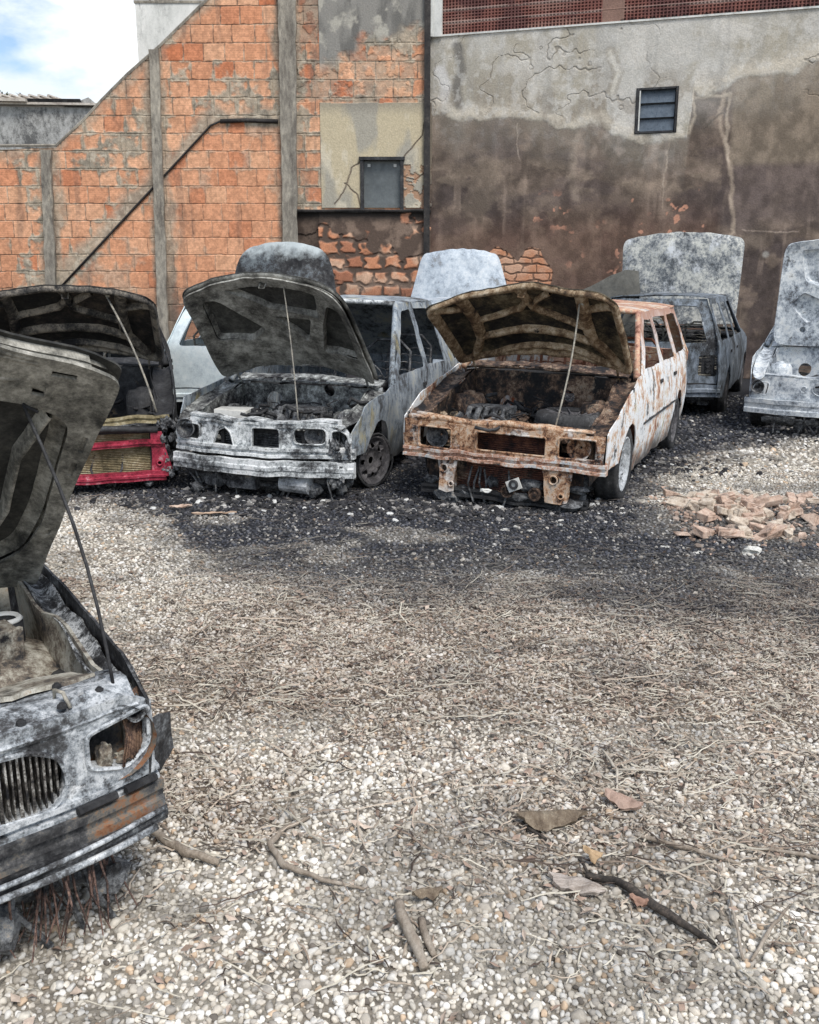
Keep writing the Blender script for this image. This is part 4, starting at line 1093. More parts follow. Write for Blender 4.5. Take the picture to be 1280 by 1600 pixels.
g.tube([(c.P['nose'] - .03 - .04 * (y / .77) ** 2, y, .605 + .008 * math.sin(y * 11)) for y in np.linspace(-.70, .60, 18)], .026, 6)
g.tube([(c.P['nose'] - .10 - .04 * (y / .77) ** 2, y, .60 + .008 * math.sin(y * 7)) for y in np.linspace(-.68, .62, 18)], .022, 6)
g.box((.655, 0, .607), (.09, 1.30, .012), (0, 0, 0), .006)
g.build('lock_rail', M['w_rust'], c.e, True, crumple=.016, cs=7)
c.beam('bumper_beam', .745, .325, .395, .755, M['w_beam'], lip=-.02, crumple=.012)
c.radiator(.60, -.36, .34, .10, .56, 'w_fins', 30, frame='w_rust')
for y0, y1 in ((-.47, -.31), (.32, .52)):
    c.fascia('bracket', [(y0, .33), (y1, .33), (y1 - .01, .22), (y1 - .02, .11), (y1 - .07, .09), (y0 + .03, .10), (y0 + .02, .2)], [circ((y0 + y1) / 2 - .02, .26, .03), circ((y0 + y1) / 2 + .04, .15, .018)], M['w_rust'], x=.72, crumple=.02)
g = G(); g.box((.74, .13, .20), (.012, .10, .08), (R(25), 0, 0)); t_ = g.build('white_tag', M['pale_plaster'], c.e)
g = G(); g.lathe([(.018, -.01), (.032, -.01), (.036, 0), (.032, .01), (.018, .01), (.018, -.01)], (.752, .13, .205), 'X', 14); g.build('ring', M['soot'], t_)
g = G(); g.lump((.72, -.08, .13), (.015, .045, .015), 5, .8, 2); g.build('melted_trim', M['pale_plaster'], c.e)
g = G()
for yy in (.07, .27): g.lathe([(.001, .012), (.014, .012), (.016, .0), (.034, -.002), (.036, .008), (.046, .008), (.048, -.03), (.02, -.04)], (.70, yy, .14), 'X', 18)
g.build('pulley', M['w_dark'], c.e, False, crumple=.003)
socket(c, .66, -.49, .475, .085); socket(c, .66, .55, .485, .085, 'w_rust')
c.under(3, n=36, z1=.2)
c.beam('lower_crossmember', .66, .045, .105, .62, M['soot'], crumple=.012)
c.wheel(.0, 1, r_=.285, rim='rim_pale', rr=.185, holes=12); c.wheel(.0, -1, r_=.255, tyre=True, rim='rim')
c.rear_axle(r_=.265, rim='rim')
XR = [([(.80, -.62), (.60, -.25), (.42, -.02), (.36, .1)], .05)]
wr = []
def k_(pts, wd=.055): wr.append((pts, wd))
k_([(.98, -.05), (.80, .02), (.70, .05), (.60, .30), (.52, .56)]); k_([(.80, .02), (.70, -.08), (.64, -.35), (.60, -.60)]); k_([(.90, .30), (.80, .12), (.72, .05)], .04)
k_([(.34, -.62), (.37, -.3), (.37, .0), (.36, .30), (.30, .58)], .085)
k_([(.97, -.64), (.62, -.60), (.34, -.62), (.02, -.80)], .085); k_([(.97, .62), (.60, .58), (.32, .60), (.03, .86)], .10)
k_([(.88, -.93), (.80, -.66)], .05); k_([(.86, .93), (.74, .64)], .05)
k_([(.04, -.60), (.12, -.2), (.14, .1), (.10, .5), (.03, .75)], .05)
c.hood(1.02, 37, .71, .68, M['w_hood'], M['w_rib'], wr, camber=.06, twist=.15, fc=.04, rc=-.15, rim=.04, bulge=.02, wave=.02, ribh=.045)
c.rod(tuple(c.H(.86, .60, .03)), (.60, .36, .60), .0065, bend=.02)
ESTATE = c

# --- grey saloon, centre left
c = Car('saloon_car', -.97, 7.62, -15, dict(w=.755, nose=.66, tail=-3.2, zn=.58, zc=.77, zb=.80, zr=1.43, xc=-.38, xa=-.50, xt=-1.15, xr=-2.35, xB=-1.55, xC=-2.35, sill=.14, zl=.33,
        arch=.30, wz=.23, wb=2.40, tumble=.19, curve=.15, taper=.10, crumple=.018, znf=.50, fb=.60),
        'grey and ash-white burnt saloon car with a ribbed grey raised bonnet', 'car', roll=-1.0, group=CG)
for sd_ in (-1, 1):
    c.fender(sd_, M['g_paint'])
    c.doors(sd_, [M['g_paint'], M['g_paint'], M['g_paint'], M['g_paint']], kind='sedan', handles=True)
c.roof(M['g_paint'], M['g_front'], .0)
c.tailgate(M['g_paint'], lights=[rect(-.6, .5, -.4, .75, .02), rect(.4, .5, .6, .75, .02)], holes=[])
g = G()
c.interior('soot', 'engine')
c.bay(M['g_bay'], seed=5, y0=-.15, y1=.55, ztop=.64, lump_n=80, hoses=18)
g = G()
for k in range(130): g.lump((random.uniform(-.25, .48), random.uniform(-.58, .60), random.uniform(.42, .56) - .06 * random.random()), (.03, .035, .03), k + 7, .8, 2)
g.build('burnt_wiring', M['g_bay'], c.e, crumple=.02, cs=16)
g = G(); g.box((.12, -.42, .52), (.20, .26, .12), (0, 0, .1), .015); g.lump((.15, -.2, .53), (.08, .07, .07), 3, .5); g.build('battery', M['pale_plaster'], c.e, crumple=.02)
c.fascia('front_panel', [(-.70, .33), (.70, .33), (.71, .50), (.66, .555), (.56, .58), (-.56, .58), (-.66, .555), (-.71, .50)], [rounded([(-.67, .42), (-.48, .41), (-.47, .53), (-.62, .535), (-.68, .49)], .03), [(-.37, .37), (-.17, .37), (-.20, .49), (-.26, .54), (-.32, .50)], rect(-.03, .35, .19, .54, .03), rect(.29, .43, .53, .55, .045), rounded([(.56, .40), (.68, .41), (.68, .50), (.62, .54), (.56, .53)], .03)], M['g_front'], crumple=.026)
c.beam('slam_panel', .67, .555, .60, .60, M['g_front'], depth=.10, crumple=.018)
c.beam('upper_beam', .70, .325, .395, .72, M['g_front'], depth=.05)
c.beam('bumper_beam', .745, .195, .305, .73, M['g_front'], depth=.05, lip=.006, crumple=.01)
c.radiator(.56, -.30, .35, .14, .50, 'engine', 20)
socket(c, .60, -.60, .49, .075); socket(c, .60, .44, .49, .08)
g = G()
for k in range(70): g.lump((random.uniform(.50, .63), random.uniform(.54, .70), random.uniform(.12, .46)), (.018, .02, .028), k, .9, 2)
g.build('melted_lamp', M['engine'], c.e, crumple=.02)
c.under(8, n=44, z1=.2, hang=12)
g = G(); g.box((.62, -.12, .13), (.10, .22, .11), (0, 0, 0), .01); g.build('sump', M['engine'], c.e, crumple=.016)
g = G(); g.lathe([(.001, -.13), (.07, -.12), (.075, .10), (.001, .12)], (.60, .30, .13), 'Y', 14); g.build('filter_drum', M['rim_pale'], c.e, crumple=.016)
c.wheel(0, 1, r_=.225, tyre=False, steer=-22, rr=.175, rim='rim'); c.wheel(0, -1, r_=.225, tyre=False, rr=.175)
c.rear_axle(r_=.23, tyre=False)
wb = (rounded([(.02, -.97), (.985, -.97), (.985, .97), (.02, .97)], .12, 5), [rounded([(.90, -.50), (.90, .62), (.66, .55), (.70, -.02)], .04), rounded([(.62, -.04), (.62, .42), (.36, .28)], .03), rounded([(.86, -.80), (.84, -.62), (.48, -.20), (.38, -.42), (.46, -.82)], .05),
      rounded([(.60, .56), (.82, .72), (.80, .86), (.28, .86), (.26, .42)], .04), circ(.93, .0, .016, 8, .03), circ(.20, -.3, .014, 8, .025), circ(.2, .62, .014, 8, .025)])
c.hood(1.10, 42, .69, .64, M['g_hood'], M['g_rib'], [([(.14, -.80), (.17, -.3), (.10, .1), (.15, .6), (.12, .82)], .05), ([(.93, -.3), (.95, .1), (.92, .45)], .04)], wb, camber=.08, twist=.03, fc=.10, rc=-.11, bulge=.0, wave=.02, shift=-.03, hz=.80)
c.rod(tuple(c.H(.92, .25, .03)), (.56, .30, .58), .005, bend=.01)

# --- dark car with red radiator frame, far left
c = Car('red_framed_car', -2.68, 7.74, 14, dict(w=.77, nose=.66, tail=-3.2, zn=.60, zc=.90, zb=.90, zr=1.38, xc=-.38, xa=-.50, xt=-1.05, xr=-2.9, xB=-1.45, xC=-2.2, sill=.17, zl=.34, arch=.30, wz=.27, wb=2.42, curve=.04, taper=.03),
        'blackened car with a red painted radiator frame and black raised bonnet', 'car', group=CG)
for sd_ in (-1, 1):
    c.fender(sd_, M['soot']); c.doors(sd_, [M['soot']] * 4)
c.roof(M['soot'], M['soot']); c.tailgate(M['soot']); c.interior('soot', 'rod')
c.bay(M['soot'], seed=9, y0=-.5, y1=.45, ztop=.60, lump_n=50)
c.radiator(.58, -.45, .57, .12, .46, 'rad', 26, frame='soot')
c.beam('lock_rail', .62, .52, .575, .70, M['rad'], depth=.07, crumple=.014)
g = G(); g.tube([(.63, y, .485 + .008 * math.sin(y * 8)) for y in np.linspace(-.6, .62, 14)], .026, 7); g.build('pipe', M['soot'], c.e, True)
c.beam('upper_red_beam', .66, .345, .395, .66, M['red'], depth=.05, crumple=.010, lip=.01)
c.beam('lower_red_beam', .68, .085, .155, .66, M['red'], depth=.06, crumple=.006, lip=.01)
c.fascia('red_side_panel', [(.56, .11), (.70, .11), (.68, .30), (.65, .46), (.57, .46)], [circ(.62, .22, .018)], M['red'], x=.655, crumple=.008)
c.fascia('red_side_panel', [(-.70, .11), (-.56, .11), (-.57, .46), (-.65, .46)], [], M['red'], x=.655)
g = G()
for k in range(50): g.lump((random.uniform(.5, .64), random.uniform(.62, .76), random.uniform(.12, .56)), (.02, .02, .03), k, .9, 2)
g.build('melted_lamp', M['engine'], c.e, crumple=.02)
c.under(12, n=20)
c.wheel(0, 1, r_=.26); c.wheel(0, -1, r_=.26); c.rear_axle(r_=.26)
c.hood(1.04, 33, .70, .66, M['l_hood'], M['l_rib'], [(p, w_) for p, w_ in wr], camber=.09, twist=.0, fc=.05, rc=-.10, rim=.04, bulge=.02, ribh=.05, round_=.16)
c.rod(tuple(c.H(.92, .45, .03)), (.55, .62, .60), .008, 'rod', bend=.03)

# --- dark grey hatchback seen from behind
def rear_car(name, x, y, deg, P, label, body, hood_args, lights, lamp=None, group=CG, bump_m=None, cat='car'):
    c = Car(name, x, y, deg, P, label, cat, group=group)
    for sd_ in (-1, 1):
        c.fender(sd_, body); c.doors(sd_, [body] * 4)
    c.roof(body, body); c.tailgate(body, lights=lights); c.interior('soot', 'rod', dash=True)
    P = c.P
    b = c.beam('rear_bumper', P['tail'] + .0, .26, .40, P['w'] - .02, bump_m or body, depth=-.05, curve=-.05, crumple=.01)
    c.wheel(0, 1, r_=.26); c.wheel(0, -1, r_=.26); c.rear_axle(r_=.26)
    g = G()
    for k in range(16): g.lump((P['tail'] + random.uniform(.05, .35), random.uniform(-.6, .6), random.uniform(.08, .26)), (.06, .07, .04), k, .5, 2)
    g.tube([(P['tail'] + .1, -.3, .2), (P['tail'] + .08, .3, .19)], .05, 8); g.build('rear_subframe', M['engine'], c.e, crumple=.012)
    c.bay(M['engine'], seed=len(name), lump_n=6, hoses=2)
    c.hood(**hood_args)
    return c
kc = rear_car('dark_hatchback', 4.10, 14.30, 157, dict(w=.80, nose=.62, tail=-3.2, zr=1.41, zb=.86, zc=.92, xt=-1.1, xr=-2.98, xB=-1.6, xC=-2.4, sill=.22, wz=.26, tumble=.20, four=True),
         'dark grey burnt hatchback seen from behind, facing the sooty wall', M['k_body'],
         dict(Lh=1.16, th=84, wh=.80, wf=.84, skin=M['k_hood'], ribm=M['k_hood'], ribs=[], camber=.05, fc=.10, rc=.02, wave=.03, round_=.10, hz=.98, shift=.14), [rect(-.72, .50, -.52, .74, .03), rect(.52, .50, .72, .74, .03)])
for s_ in (-1, 1):
    g = G(); g.box((-3.11, s_ * .62, .62), (.05, .14, .18), (0, 0, 0), .01)
    for q in range(5): g.lump((-3.13, s_ * .62, .55 + q * .03), (.03, .05, .03), q, .5, 1)
    g.build('tail_lamp', M['soot'], kc.e, crumple=.01)
g = G(); g.box((-3.22, .0, .20), (.06, .5, .10), (0, 0, 0), .01); g.build('towing_bracket', M['rim_pale'], kc.e, crumple=.01)

vc = rear_car('white_hatchback', -1.68, 13.60, 174, dict(w=.78, nose=.62, tail=-3.0, zr=1.33, zb=.86, zc=.92, xt=-1.1, xr=-2.72, xB=-1.6, xC=-2.3, sill=.22, wz=.26, tumble=.20),
         'pale blue-white hatchback half hidden behind the grey saloon, facing the brick wall', M['v_white'],
         dict(Lh=1.04, th=78, wh=.82, wf=.62, skin=M['v_hood'], ribm=M['v_hood'], ribs=[], camber=.10, fc=.12, rc=.02, wave=.03, round_=.25, shift=.0), [])
dc = rear_car('pale_blue_car', .78, 15.25, 178, dict(w=.78, nose=.62, tail=-3.1, zr=1.34, zb=.88, zc=.92, xt=-1.1, xr=-2.6, xB=-1.6, xC=-2.3, sill=.22, wz=.26),
         'burnt car with pale blue-grey raised bonnet between the estate car and the brick wall', M['d_hood'],
         dict(Lh=1.06, th=76, wh=.86, wf=.58, skin=M['d_hood'], ribm=M['d_hood'], ribs=[], camber=.10, fc=.06, rc=.02, wave=.02, round_=.12), [])

# --- pale silver car, right edge
c = Car('silver_car', 4.54, 10.40, -27, dict(w=.79, nose=.70, tail=-3.2, zn=.60, zc=.88, zb=.90, zr=1.36, xc=-.40, xa=-.52, xt=-1.1, xr=-2.4, xB=-1.5, xC=-2.3, sill=.2, zl=.36, arch=.31, wz=.25, wb=2.45, curve=.16, taper=.10, crumple=.012, znf=.50, fb=.58),
        'pale silver burnt car with near-vertical pale bonnet at the right edge', 'car', group=CG)
for sd_ in (-1, 1):
    c.fender(sd_, M['s_body']); c.doors(sd_, [M['s_body']] * 4, kind='sedan')
c.roof(M['soot'], M['s_body']); c.tailgate(M['s_body'], holes=[]); c.interior('soot', 'rod')
c.bay(M['s_body'], seed=13, y0=-.1, y1=.5, ztop=.55, lump_n=22)
c.fascia('front_panel', [(-.74, .36), (.74, .36), (.75, .50), (.68, .575), (.56, .60), (-.56, .60), (-.68, .575), (-.75, .50)], [rounded([(-.71, .42), (-.56, .41), (-.54, .54), (-.66, .54), (-.71, .49)], .03), circ(-.02, .50, .10, 16, .07), circ(-.2, .49, .03), rect(.3, .42, .62, .56, .03)], M['s_body'], crumple=.012)
c.beam('slam_panel', .66, .585, .615, .62, M['s_body'], depth=.12, crumple=.01)
c.beam('bumper_beam', .78, .22, .37, .79, M['s_body'], depth=.06, lip=-.012, crumple=.004)
socket(c, .62, -.66, .49, .07)
c.under(17, n=34, z1=.2); c.wheel(0, 1, r_=.25); c.wheel(0, -1, r_=.25); c.rear_axle(r_=.25)
wb = (rounded([(.0, -1), (1, -1), (1, 1), (0, 1)], .14, 5), [rounded([(.92, -.72), (.90, .72), (.62, .60), (.50, .0), (.62, -.60)], .06), rounded([(.40, -.80), (.52, -.60), (.40, -.12), (.28, -.10), (.22, -.5)], .05), rounded([(.40, .80), (.52, .60), (.40, .12), (.28, .10), (.22, .5)], .05),
      circ(.16, -.55, .03, 8, .05), circ(.16, .0, .03, 8, .05), circ(.16, .55, .03, 8, .05)])
c.hood(1.08, 85, .66, .60, M['s_body'], M['s_body'], [], wb, camber=.04, fc=.06, rc=.03, wave=.012)

# --- foreground car, cropped by the left edge
c = Car('foreground_car', -1.63, 2.217, 34, dict(w=.82, nose=.66, tail=-3.3, zn=.60, zc=.68, zb=.74, zr=1.24, xc=-.55, xa=-.68, xt=-1.35, xr=-2.6, xB=-1.75, xC=-2.5, sill=.10, zl=.36, arch=.30, wz=.22, wb=2.6, curve=.10, taper=.02, crumple=.010),
        'silver-grey burnt car with slatted grille and charcoal raised bonnet in the left foreground', 'car', group=CG)
for sd_ in (-1, 1):
    c.fender(sd_, M['f_fender']); c.doors(sd_, [M['f_fender']] * 4, kind='sedan')
c.roof(M['soot'], M['soot']); c.tailgate(M['soot'], holes=[]); c.interior('soot', 'rod')
c.bay(M['f_bay'], seed=21, y0=-.55, y1=.25, ztop=.52, lump_n=30, towers=False, hoses=14, wi=.075, lmat=M['f_ledge'])
for sd_ in (-1, 1):      # broad beige wheel-housing domes with the pale ring on top
    g = G(); g.lathe([(.27, .16), (.262, .40), (.235, .47), (.18, .505), (.12, .525), (.105, .53), (.10, .56), (.075, .565), (.05, .56), (.0, .56)], (-.17, sd_ * .545, 0), n=36)
    tw_ = g.build('wheel_housing', M['f_bay'], c.e, True, crumple=.012, cs=4)
    g = G(); g.lathe([(.037, .592), (.047, .602), (.057, .592), (.047, .582), (.037, .592)], (-.23, sd_ * .63, 0), n=28); g.build('ring', M['pale_plaster'], tw_, True)
    g = G(); g.lathe([(.058, .52), (.056, .585), (.04, .585), (.038, .55), (.001, .55)], (-.23, sd_ * .63, 0), n=24); g.build('filler_neck', M['soot'], tw_, True)
g = G(); g.box((-.13, .60, .55), (.10, .09, .10), (0, 0, .2), .008); g.box((-.07, .60, .55), (.02, .11, .12), (0, 0, .2), .006); g.build('bracket', M['f_bay'], c.e, bevel=.004, crumple=.004)
# front: grille opening, lamp opening, slots
c.fascia('front_panel', [(-.82, .385), (.82, .385), (.815, .58), (.74, .615), (-.74, .615), (-.815, .58)],
         [rounded([(-.50, .395), (.55, .395), (.59, .44), (.575, .52), (.50, .56), (-.48, .56), (-.56, .50)], .03), rounded([(.64, .46), (.735, .43), (.80, .47), (.805, .575), (.64, .55)], .02), rounded([(-.64, .46), (-.735, .43), (-.80, .47), (-.805, .575), (-.64, .55)][::-1], .02)],
         M['f_body'], crumple=.006, flange=.05, curve=.11)
# vertical grille slats
g = G()
for k in range(76):
    y = -.50 + k * .0142; x = .64 - .11 * (y / .82) ** 2
    g.box((x, y, .478), (.035, .005, .168), (0, 0, 0), .0022)
for k in range(12): g.box((.565 - .11 * ((-.5 + k * .095) / .82) ** 2, -.5 + k * .095, .478), (.01, .097, .17))
g.build('grille', burnt('ash_streaked_slats', [(.38, BLK), (.5, (.10, .09, .08)), (.60, (.34, .33, .31)), (.68, (.55, .54, .52))], 12, 91), c.e)
f = lambda x, y: (x - .11 * (y / .82) ** 2, y, .612 + .012 * math.sin(x * 25) - .02 * max(0, (x - .60) / .06))
panel('slam_panel', rect(.44, -.78, .665, .78), [rect(.50, .3, .53, .52), circ(.58, .66, .014, 8), circ(.60, .45, .012, 8), circ(.52, .72, .02, 8), rect(.50, -.5, .53, -.2)], f, M['f_body'], c.e, th=.012, res=.04, crumple=.014)
panel('radiator_shelf', rect(.26, -.72, .45, .72), [rect(.3, -.2, .36, .1)], lambda x, y: (x - .08 * (y / .82) ** 2, y, .53 + .03 * math.sin(y * 3) + .06 * (x - .26) / .19), M['f_bay'], c.e, th=.012, res=.05, crumple=.014)
g = G(); g.tube([(.43, y, .575 + .006 * math.sin(y * 12)) for y in np.linspace(-.7, .62, 14)], .012, 6); g.build('brace', M['rod'], c.e, True)
g = G()
for (bx, by) in ((.60, .70), (.62, .60), (.55, .42), (.61, .30), (.50, .62), (.48, .76), (.64, .50)):
    g.lathe([(.001, .008), (.006, .008), (.0075, .004), (.011, .003), (.012, -.004)], (bx - .11 * (by / .82) ** 2, by, .622), n=8)
g.build('bolts', M['soot'], c.e)
g = G(); g.tube([(.49, .60, .60), (.50, .60, .64), (.54, .61, .645), (.56, .62, .61)], .005, 6); g.build('latch_hook', M['rod'], c.e, True)
# lamp housing, brown inside
g = G(); g.lathe([(.0, -.12), (.05, -.11), (.085, -.05), (.095, 0)], (.575, .72, .50), 'X', 20); g.build('lamp_bowl', M['f_bump'], c.e, True, crumple=.012)
g = G(); g.lump((.55, .69, .455), (.03, .022, .04), 4, .5, 3); g.lump((.55, .75, .445), (.02, .03, .018), 9, .5, 3); g.build('melted_lens', M['f_bay'], c.e)
f = lambda a, b: (.50 - .10 * a, .80 - .02 * a + .03 * math.sin(b * 9), b)
# bumper: slotted carrier, beam and lower lip
c.beam('slotted_carrier', .685, .355, .395, .83, M['f_body'], depth=.07, curve=.115, lip=.0, crumple=.004)
g = G()
for y0, y1 in ((.60, .70), (.725, .81)):
    pts = [(.70 - .138 * (y / .82) ** 2, y, .376 + .0 * y) for y in np.linspace(y0, y1, 6)]; g.tube(pts, .011, 6)
g.build('slot_shade', M['soot'], c.e)  # dark bars laid on for the shade inside open slots
c.beam('bumper_beam', .70, .285, .358, .835, M['f_bump'], depth=.07, curve=.115, lip=-.012, crumple=.004)
c.beam('lower_lip', .715, .250, .287, .84, M['f_fender'], depth=.08, curve=.125, lip=.006, crumple=.008)
g = G(); g.tube([(.722 - .14 * (y / .82) ** 2, y, .285 + .004 * math.sin(y * 9)) for y in np.linspace(-.83, .83, 30)], .007, 6); g.tube([(.722 - .14 * (y / .82) ** 2, y, .252 + .005 * math.sin(y * 7)) for y in np.linspace(-.83, .8, 30)], .009, 6)
g.build('trim_strip', M['f_body'], c.e, True, crumple=.006)
# torn wing corner and dangling shreds
g = G(); 
for k in range(46):
    t = k / 45; a = Vector((.54 - .07 * t, .735 + .07 * t, .585)); q = Vector((.60 - .06 * t, .72 + .10 * t, .44 + .02 * random.random()))
    g.tube([a, a.lerp(q, .5) + Vector((-.02 + .01 * random.random(), .02, 0)), q], [.004, .004, .0015], 4)
g.build('charred_liner', burnt('brown_fibres', [(.36, BLK), (.5, (.10, .06, .045)), (.62, (.24, .15, .10))], 14, 106), c.e, True, crumple=.006, cs=20)
panel('torn_wing_tip', [(0, 0), (.16, .02), (.22, -.08), (.10, -.20), (0, -.14)], [], lambda a, b: (.42 - a * .5, .83 + a * .55, .42 + b + .03 * math.sin(a * 20)), M['f_fender'], c.e, th=.004, res=.03, crumple=.02, off=0)
c.under(33, n=50, x1=.60, y=.7, z1=.18, hang=10)
g = G()
for k in range(60):
    a = Vector((.62 - .12 * random.random(), random.uniform(.1, .72), .24)); g.tube([a, a + Vector((random.uniform(-.02, .03), random.uniform(-.03, .03), -.09)), a + Vector((random.uniform(-.02, .05), random.uniform(-.06, .06), -.2))], [.004, .003, .002], 4)
g.build('hanging_shreds', M['charfib'], c.e)
c.wheel(0, 1, r_=.24, rr=.19); c.wheel(0, -1, r_=.24); c.rear_axle(r_=.24)
wb = (rounded([(.0, -.985), (.99, -.985), (.99, .985), (.0, .985)], .04, 4), [rounded([(.79, .90), (.83, .76), (.80, .12), (.18, .12), (.12, .78), (.20, .90), (.40, .925)], .05), rounded([(.79, -.90), (.83, -.76), (.80, -.12), (.18, -.12), (.12, -.78), (.20, -.90), (.40, -.925)], .05),
      rect(.865, .765, .90, .80), rect(.58, .948, .64, .965), rect(.69, .948, .75, .965), rect(.30, .948, .33, .962), rect(.94, .80, .955, .87), rect(.865, -.80, .90, -.765)])
c.hood(1.10, 43, .79, .88, M['f_hood'], M['f_rib'], [([(.97, -.9), (.975, .0), (.975, .90)], .03), ([(.88, .60), (.90, .72), (.87, .86), (.84, .96)], .04), ([(.14, .72), (.40, .80), (.62, .79), (.79, .84)], .022), ([(.05, -.9), (.06, 0), (.05, .93)], .05), ([(.09, .955), (.5, .965), (.90, .965)], .018)], wb, hx=-.50, hz=.65, camber=.05, fc=.20, rc=.04, rim=.02, wave=.016, ribh=.045, round_=.03, droop=.012, webd=.034)
c.rod(tuple(c.H(.83, .75, .05)), (.51, .74, .60), .0045, 'soot', bend=.03)
FORE = c

# ------------------------------------------------------------------ ground
SOOT = [(-9, 6.9), (-3.0, 7.0), (-2.1, 6.75), (-1.65, 6.2), (-1.35, 5.4), (-.95, 4.95), (0, 4.72), (.9, 4.48), (1.9, 4.15), (3.6, 3.95), (3.8, 5.9), (2.2, 5.95), (1.7, 6.1), (1.6, 6.6), (1.9, 7.3), (2.5, 8.4), (3.6, 9.6), (4.4, 10.0), (9, 10.0), (9, 18), (-9, 18)]
def gz(x, y):
    return .035 * (fbm(x * .7, y * .7, 301, 3) - .5) + .018 * (fbm(x * 3, y * 3, 302, 3) - .5) + .10 * np.exp(-(((x - 2.3) / .8) ** 2 + ((y - 6.35) / .4) ** 2)) 
def masks(x, y):
    soot = 0
    for q in range(5):      # five ragged outlines overlaid, so the soot thins out towards its edge
        jx = x + (.4 + .12 * q) * (fbm(x * 1.4, y * 2.2, 310 + q * 40) - .5) * 1.3 + .3 * (fbm(x * 7, y * 7, 311 + q) - .5); jy = y + (.3 + .1 * q) * (fbm(x * 1.1 + 9, y * 1.8, 312 + q * 40) - .5) * 1.3 + .26 * (fbm(x * 7 + 4, y * 7, 313 + q) - .5) + .12 * (q - 2)
        soot = soot + inpoly(jx, jy, SOOT) * .2
    patch = ss(.50, .62, fbm(x * 1.6, y * 2.2, 315))
    soot = soot * (.84 + .16 * ss(5.0, 5.9, y + .6 * (fbm(x * 1.3, y * 1.3, 318) - .5))) * (1 - .38 * patch * (y < 6.5)) + .35 * ss(.60, .68, fbm(x * 2.2, y * 3, 316)) * (y > 3.6) * (1 - soot)
    br = ss(3.0, 3.5, y + .7 * (fbm(x * 1.1, y * 1.1, 320) - .5)) * ss(5.2, 4.6, y + .5 * (fbm(x * 1.5, y * 1.5, 321) - .5)) * ss(-1.6, -.6, x + .6 * (fbm(x, y, 322) - .5))
    br = np.maximum(br, .55 * ss(-.3, .4, x) * ss(2.0, 2.5, y) * ss(3.4, 3.0, y)); br = np.maximum(br, .8 * ss(.52, .62, fbm(x * 1.5, y * 1.5, 324)) * ss(1.9, 2.3, y) * (y < 5))
    rb = np.exp(-(((x - 2.35) / .75) ** 2 + ((y - 6.2) / .5) ** 2)); soot = np.maximum(soot, .8 * ss(.2, .6, rb + .5 * (fbm(x * 3, y * 3, 326) - .5)))
    return np.clip(soot, 0, 1), np.clip(br, 0, 1)
xs = np.concatenate([[-400, -120, -50, -25], np.linspace(-14, 14, 420), [25, 50, 120, 400]]); ys = np.concatenate([[-400, -100, -30, -8], np.linspace(-2, 20, 340), [30, 60, 150, 400]])
X, Y = np.meshgrid(xs, ys); Z = gz(X, Y) * (np.abs(X) < 15) * (Y < 21) * (Y > -3)
so, br = masks(X, Y)
n2 = fbm(X * 5, Y * 5, 330)
c3 = np.zeros(X.shape + (3,)) + np.array((.37, .34, .29)); c3 = mixc(c3, (.26, .23, .19), ss(.4, .65, n2)); c3 = mixc(c3, (.17, .125, .09), br * .8); c3 = mixc(c3, (.030, .031, .036), so)
ny, nx = X.shape; i = np.arange(ny * nx).reshape(ny, nx)
M['ground'] = col_mat('gravel_earth', .95, 45, .5, .8, .02)
gr = npmesh('ground', np.stack([X.ravel(), Y.ravel(), Z.ravel()], 1), np.stack([i[:-1, :-1], i[:-1, 1:], i[1:, 1:], i[1:, :-1]], -1).reshape(-1, 4), M['ground'], None, True, c3.reshape(-1, 3))
tag(gr, kind='structure')

M['stone'] = col_mat('gravel_stone', .85, 70, .22, .3, .003, .25)
M['twig'] = col_mat('dry_twig', .9, 60, .3, .4, .002, .2)
TMPL = []
for s_, k in ((1, 12), (0, 12)):
    b_ = bmesh.new(); bmesh.ops.create_icosphere(b_, subdivisions=s_ + 1, radius=1); b_.verts.index_update()
    v = np.array([tuple(q.co) for q in b_.verts]); f = np.array([[q.index for q in p.verts] for p in b_.faces]); b_.free()
    if s_ == 0:
        pass
    vs = []
    for q in range(k):
        a = rng.normal(size=(7, 3)); a /= np.linalg.norm(a, axis=1)[:, None]
        w_ = v.copy()
        for pl in a:      # chip flat faces off the stone
            d_ = w_ @ pl; lim = rng.uniform(.55, .85); w_ = w_ - np.maximum(0, d_ - lim)[:, None] * pl
        vs.append(w_ * (1 + rng.uniform(-.06, .06, (len(w_), 1))))
    TMPL.append((vs, f))
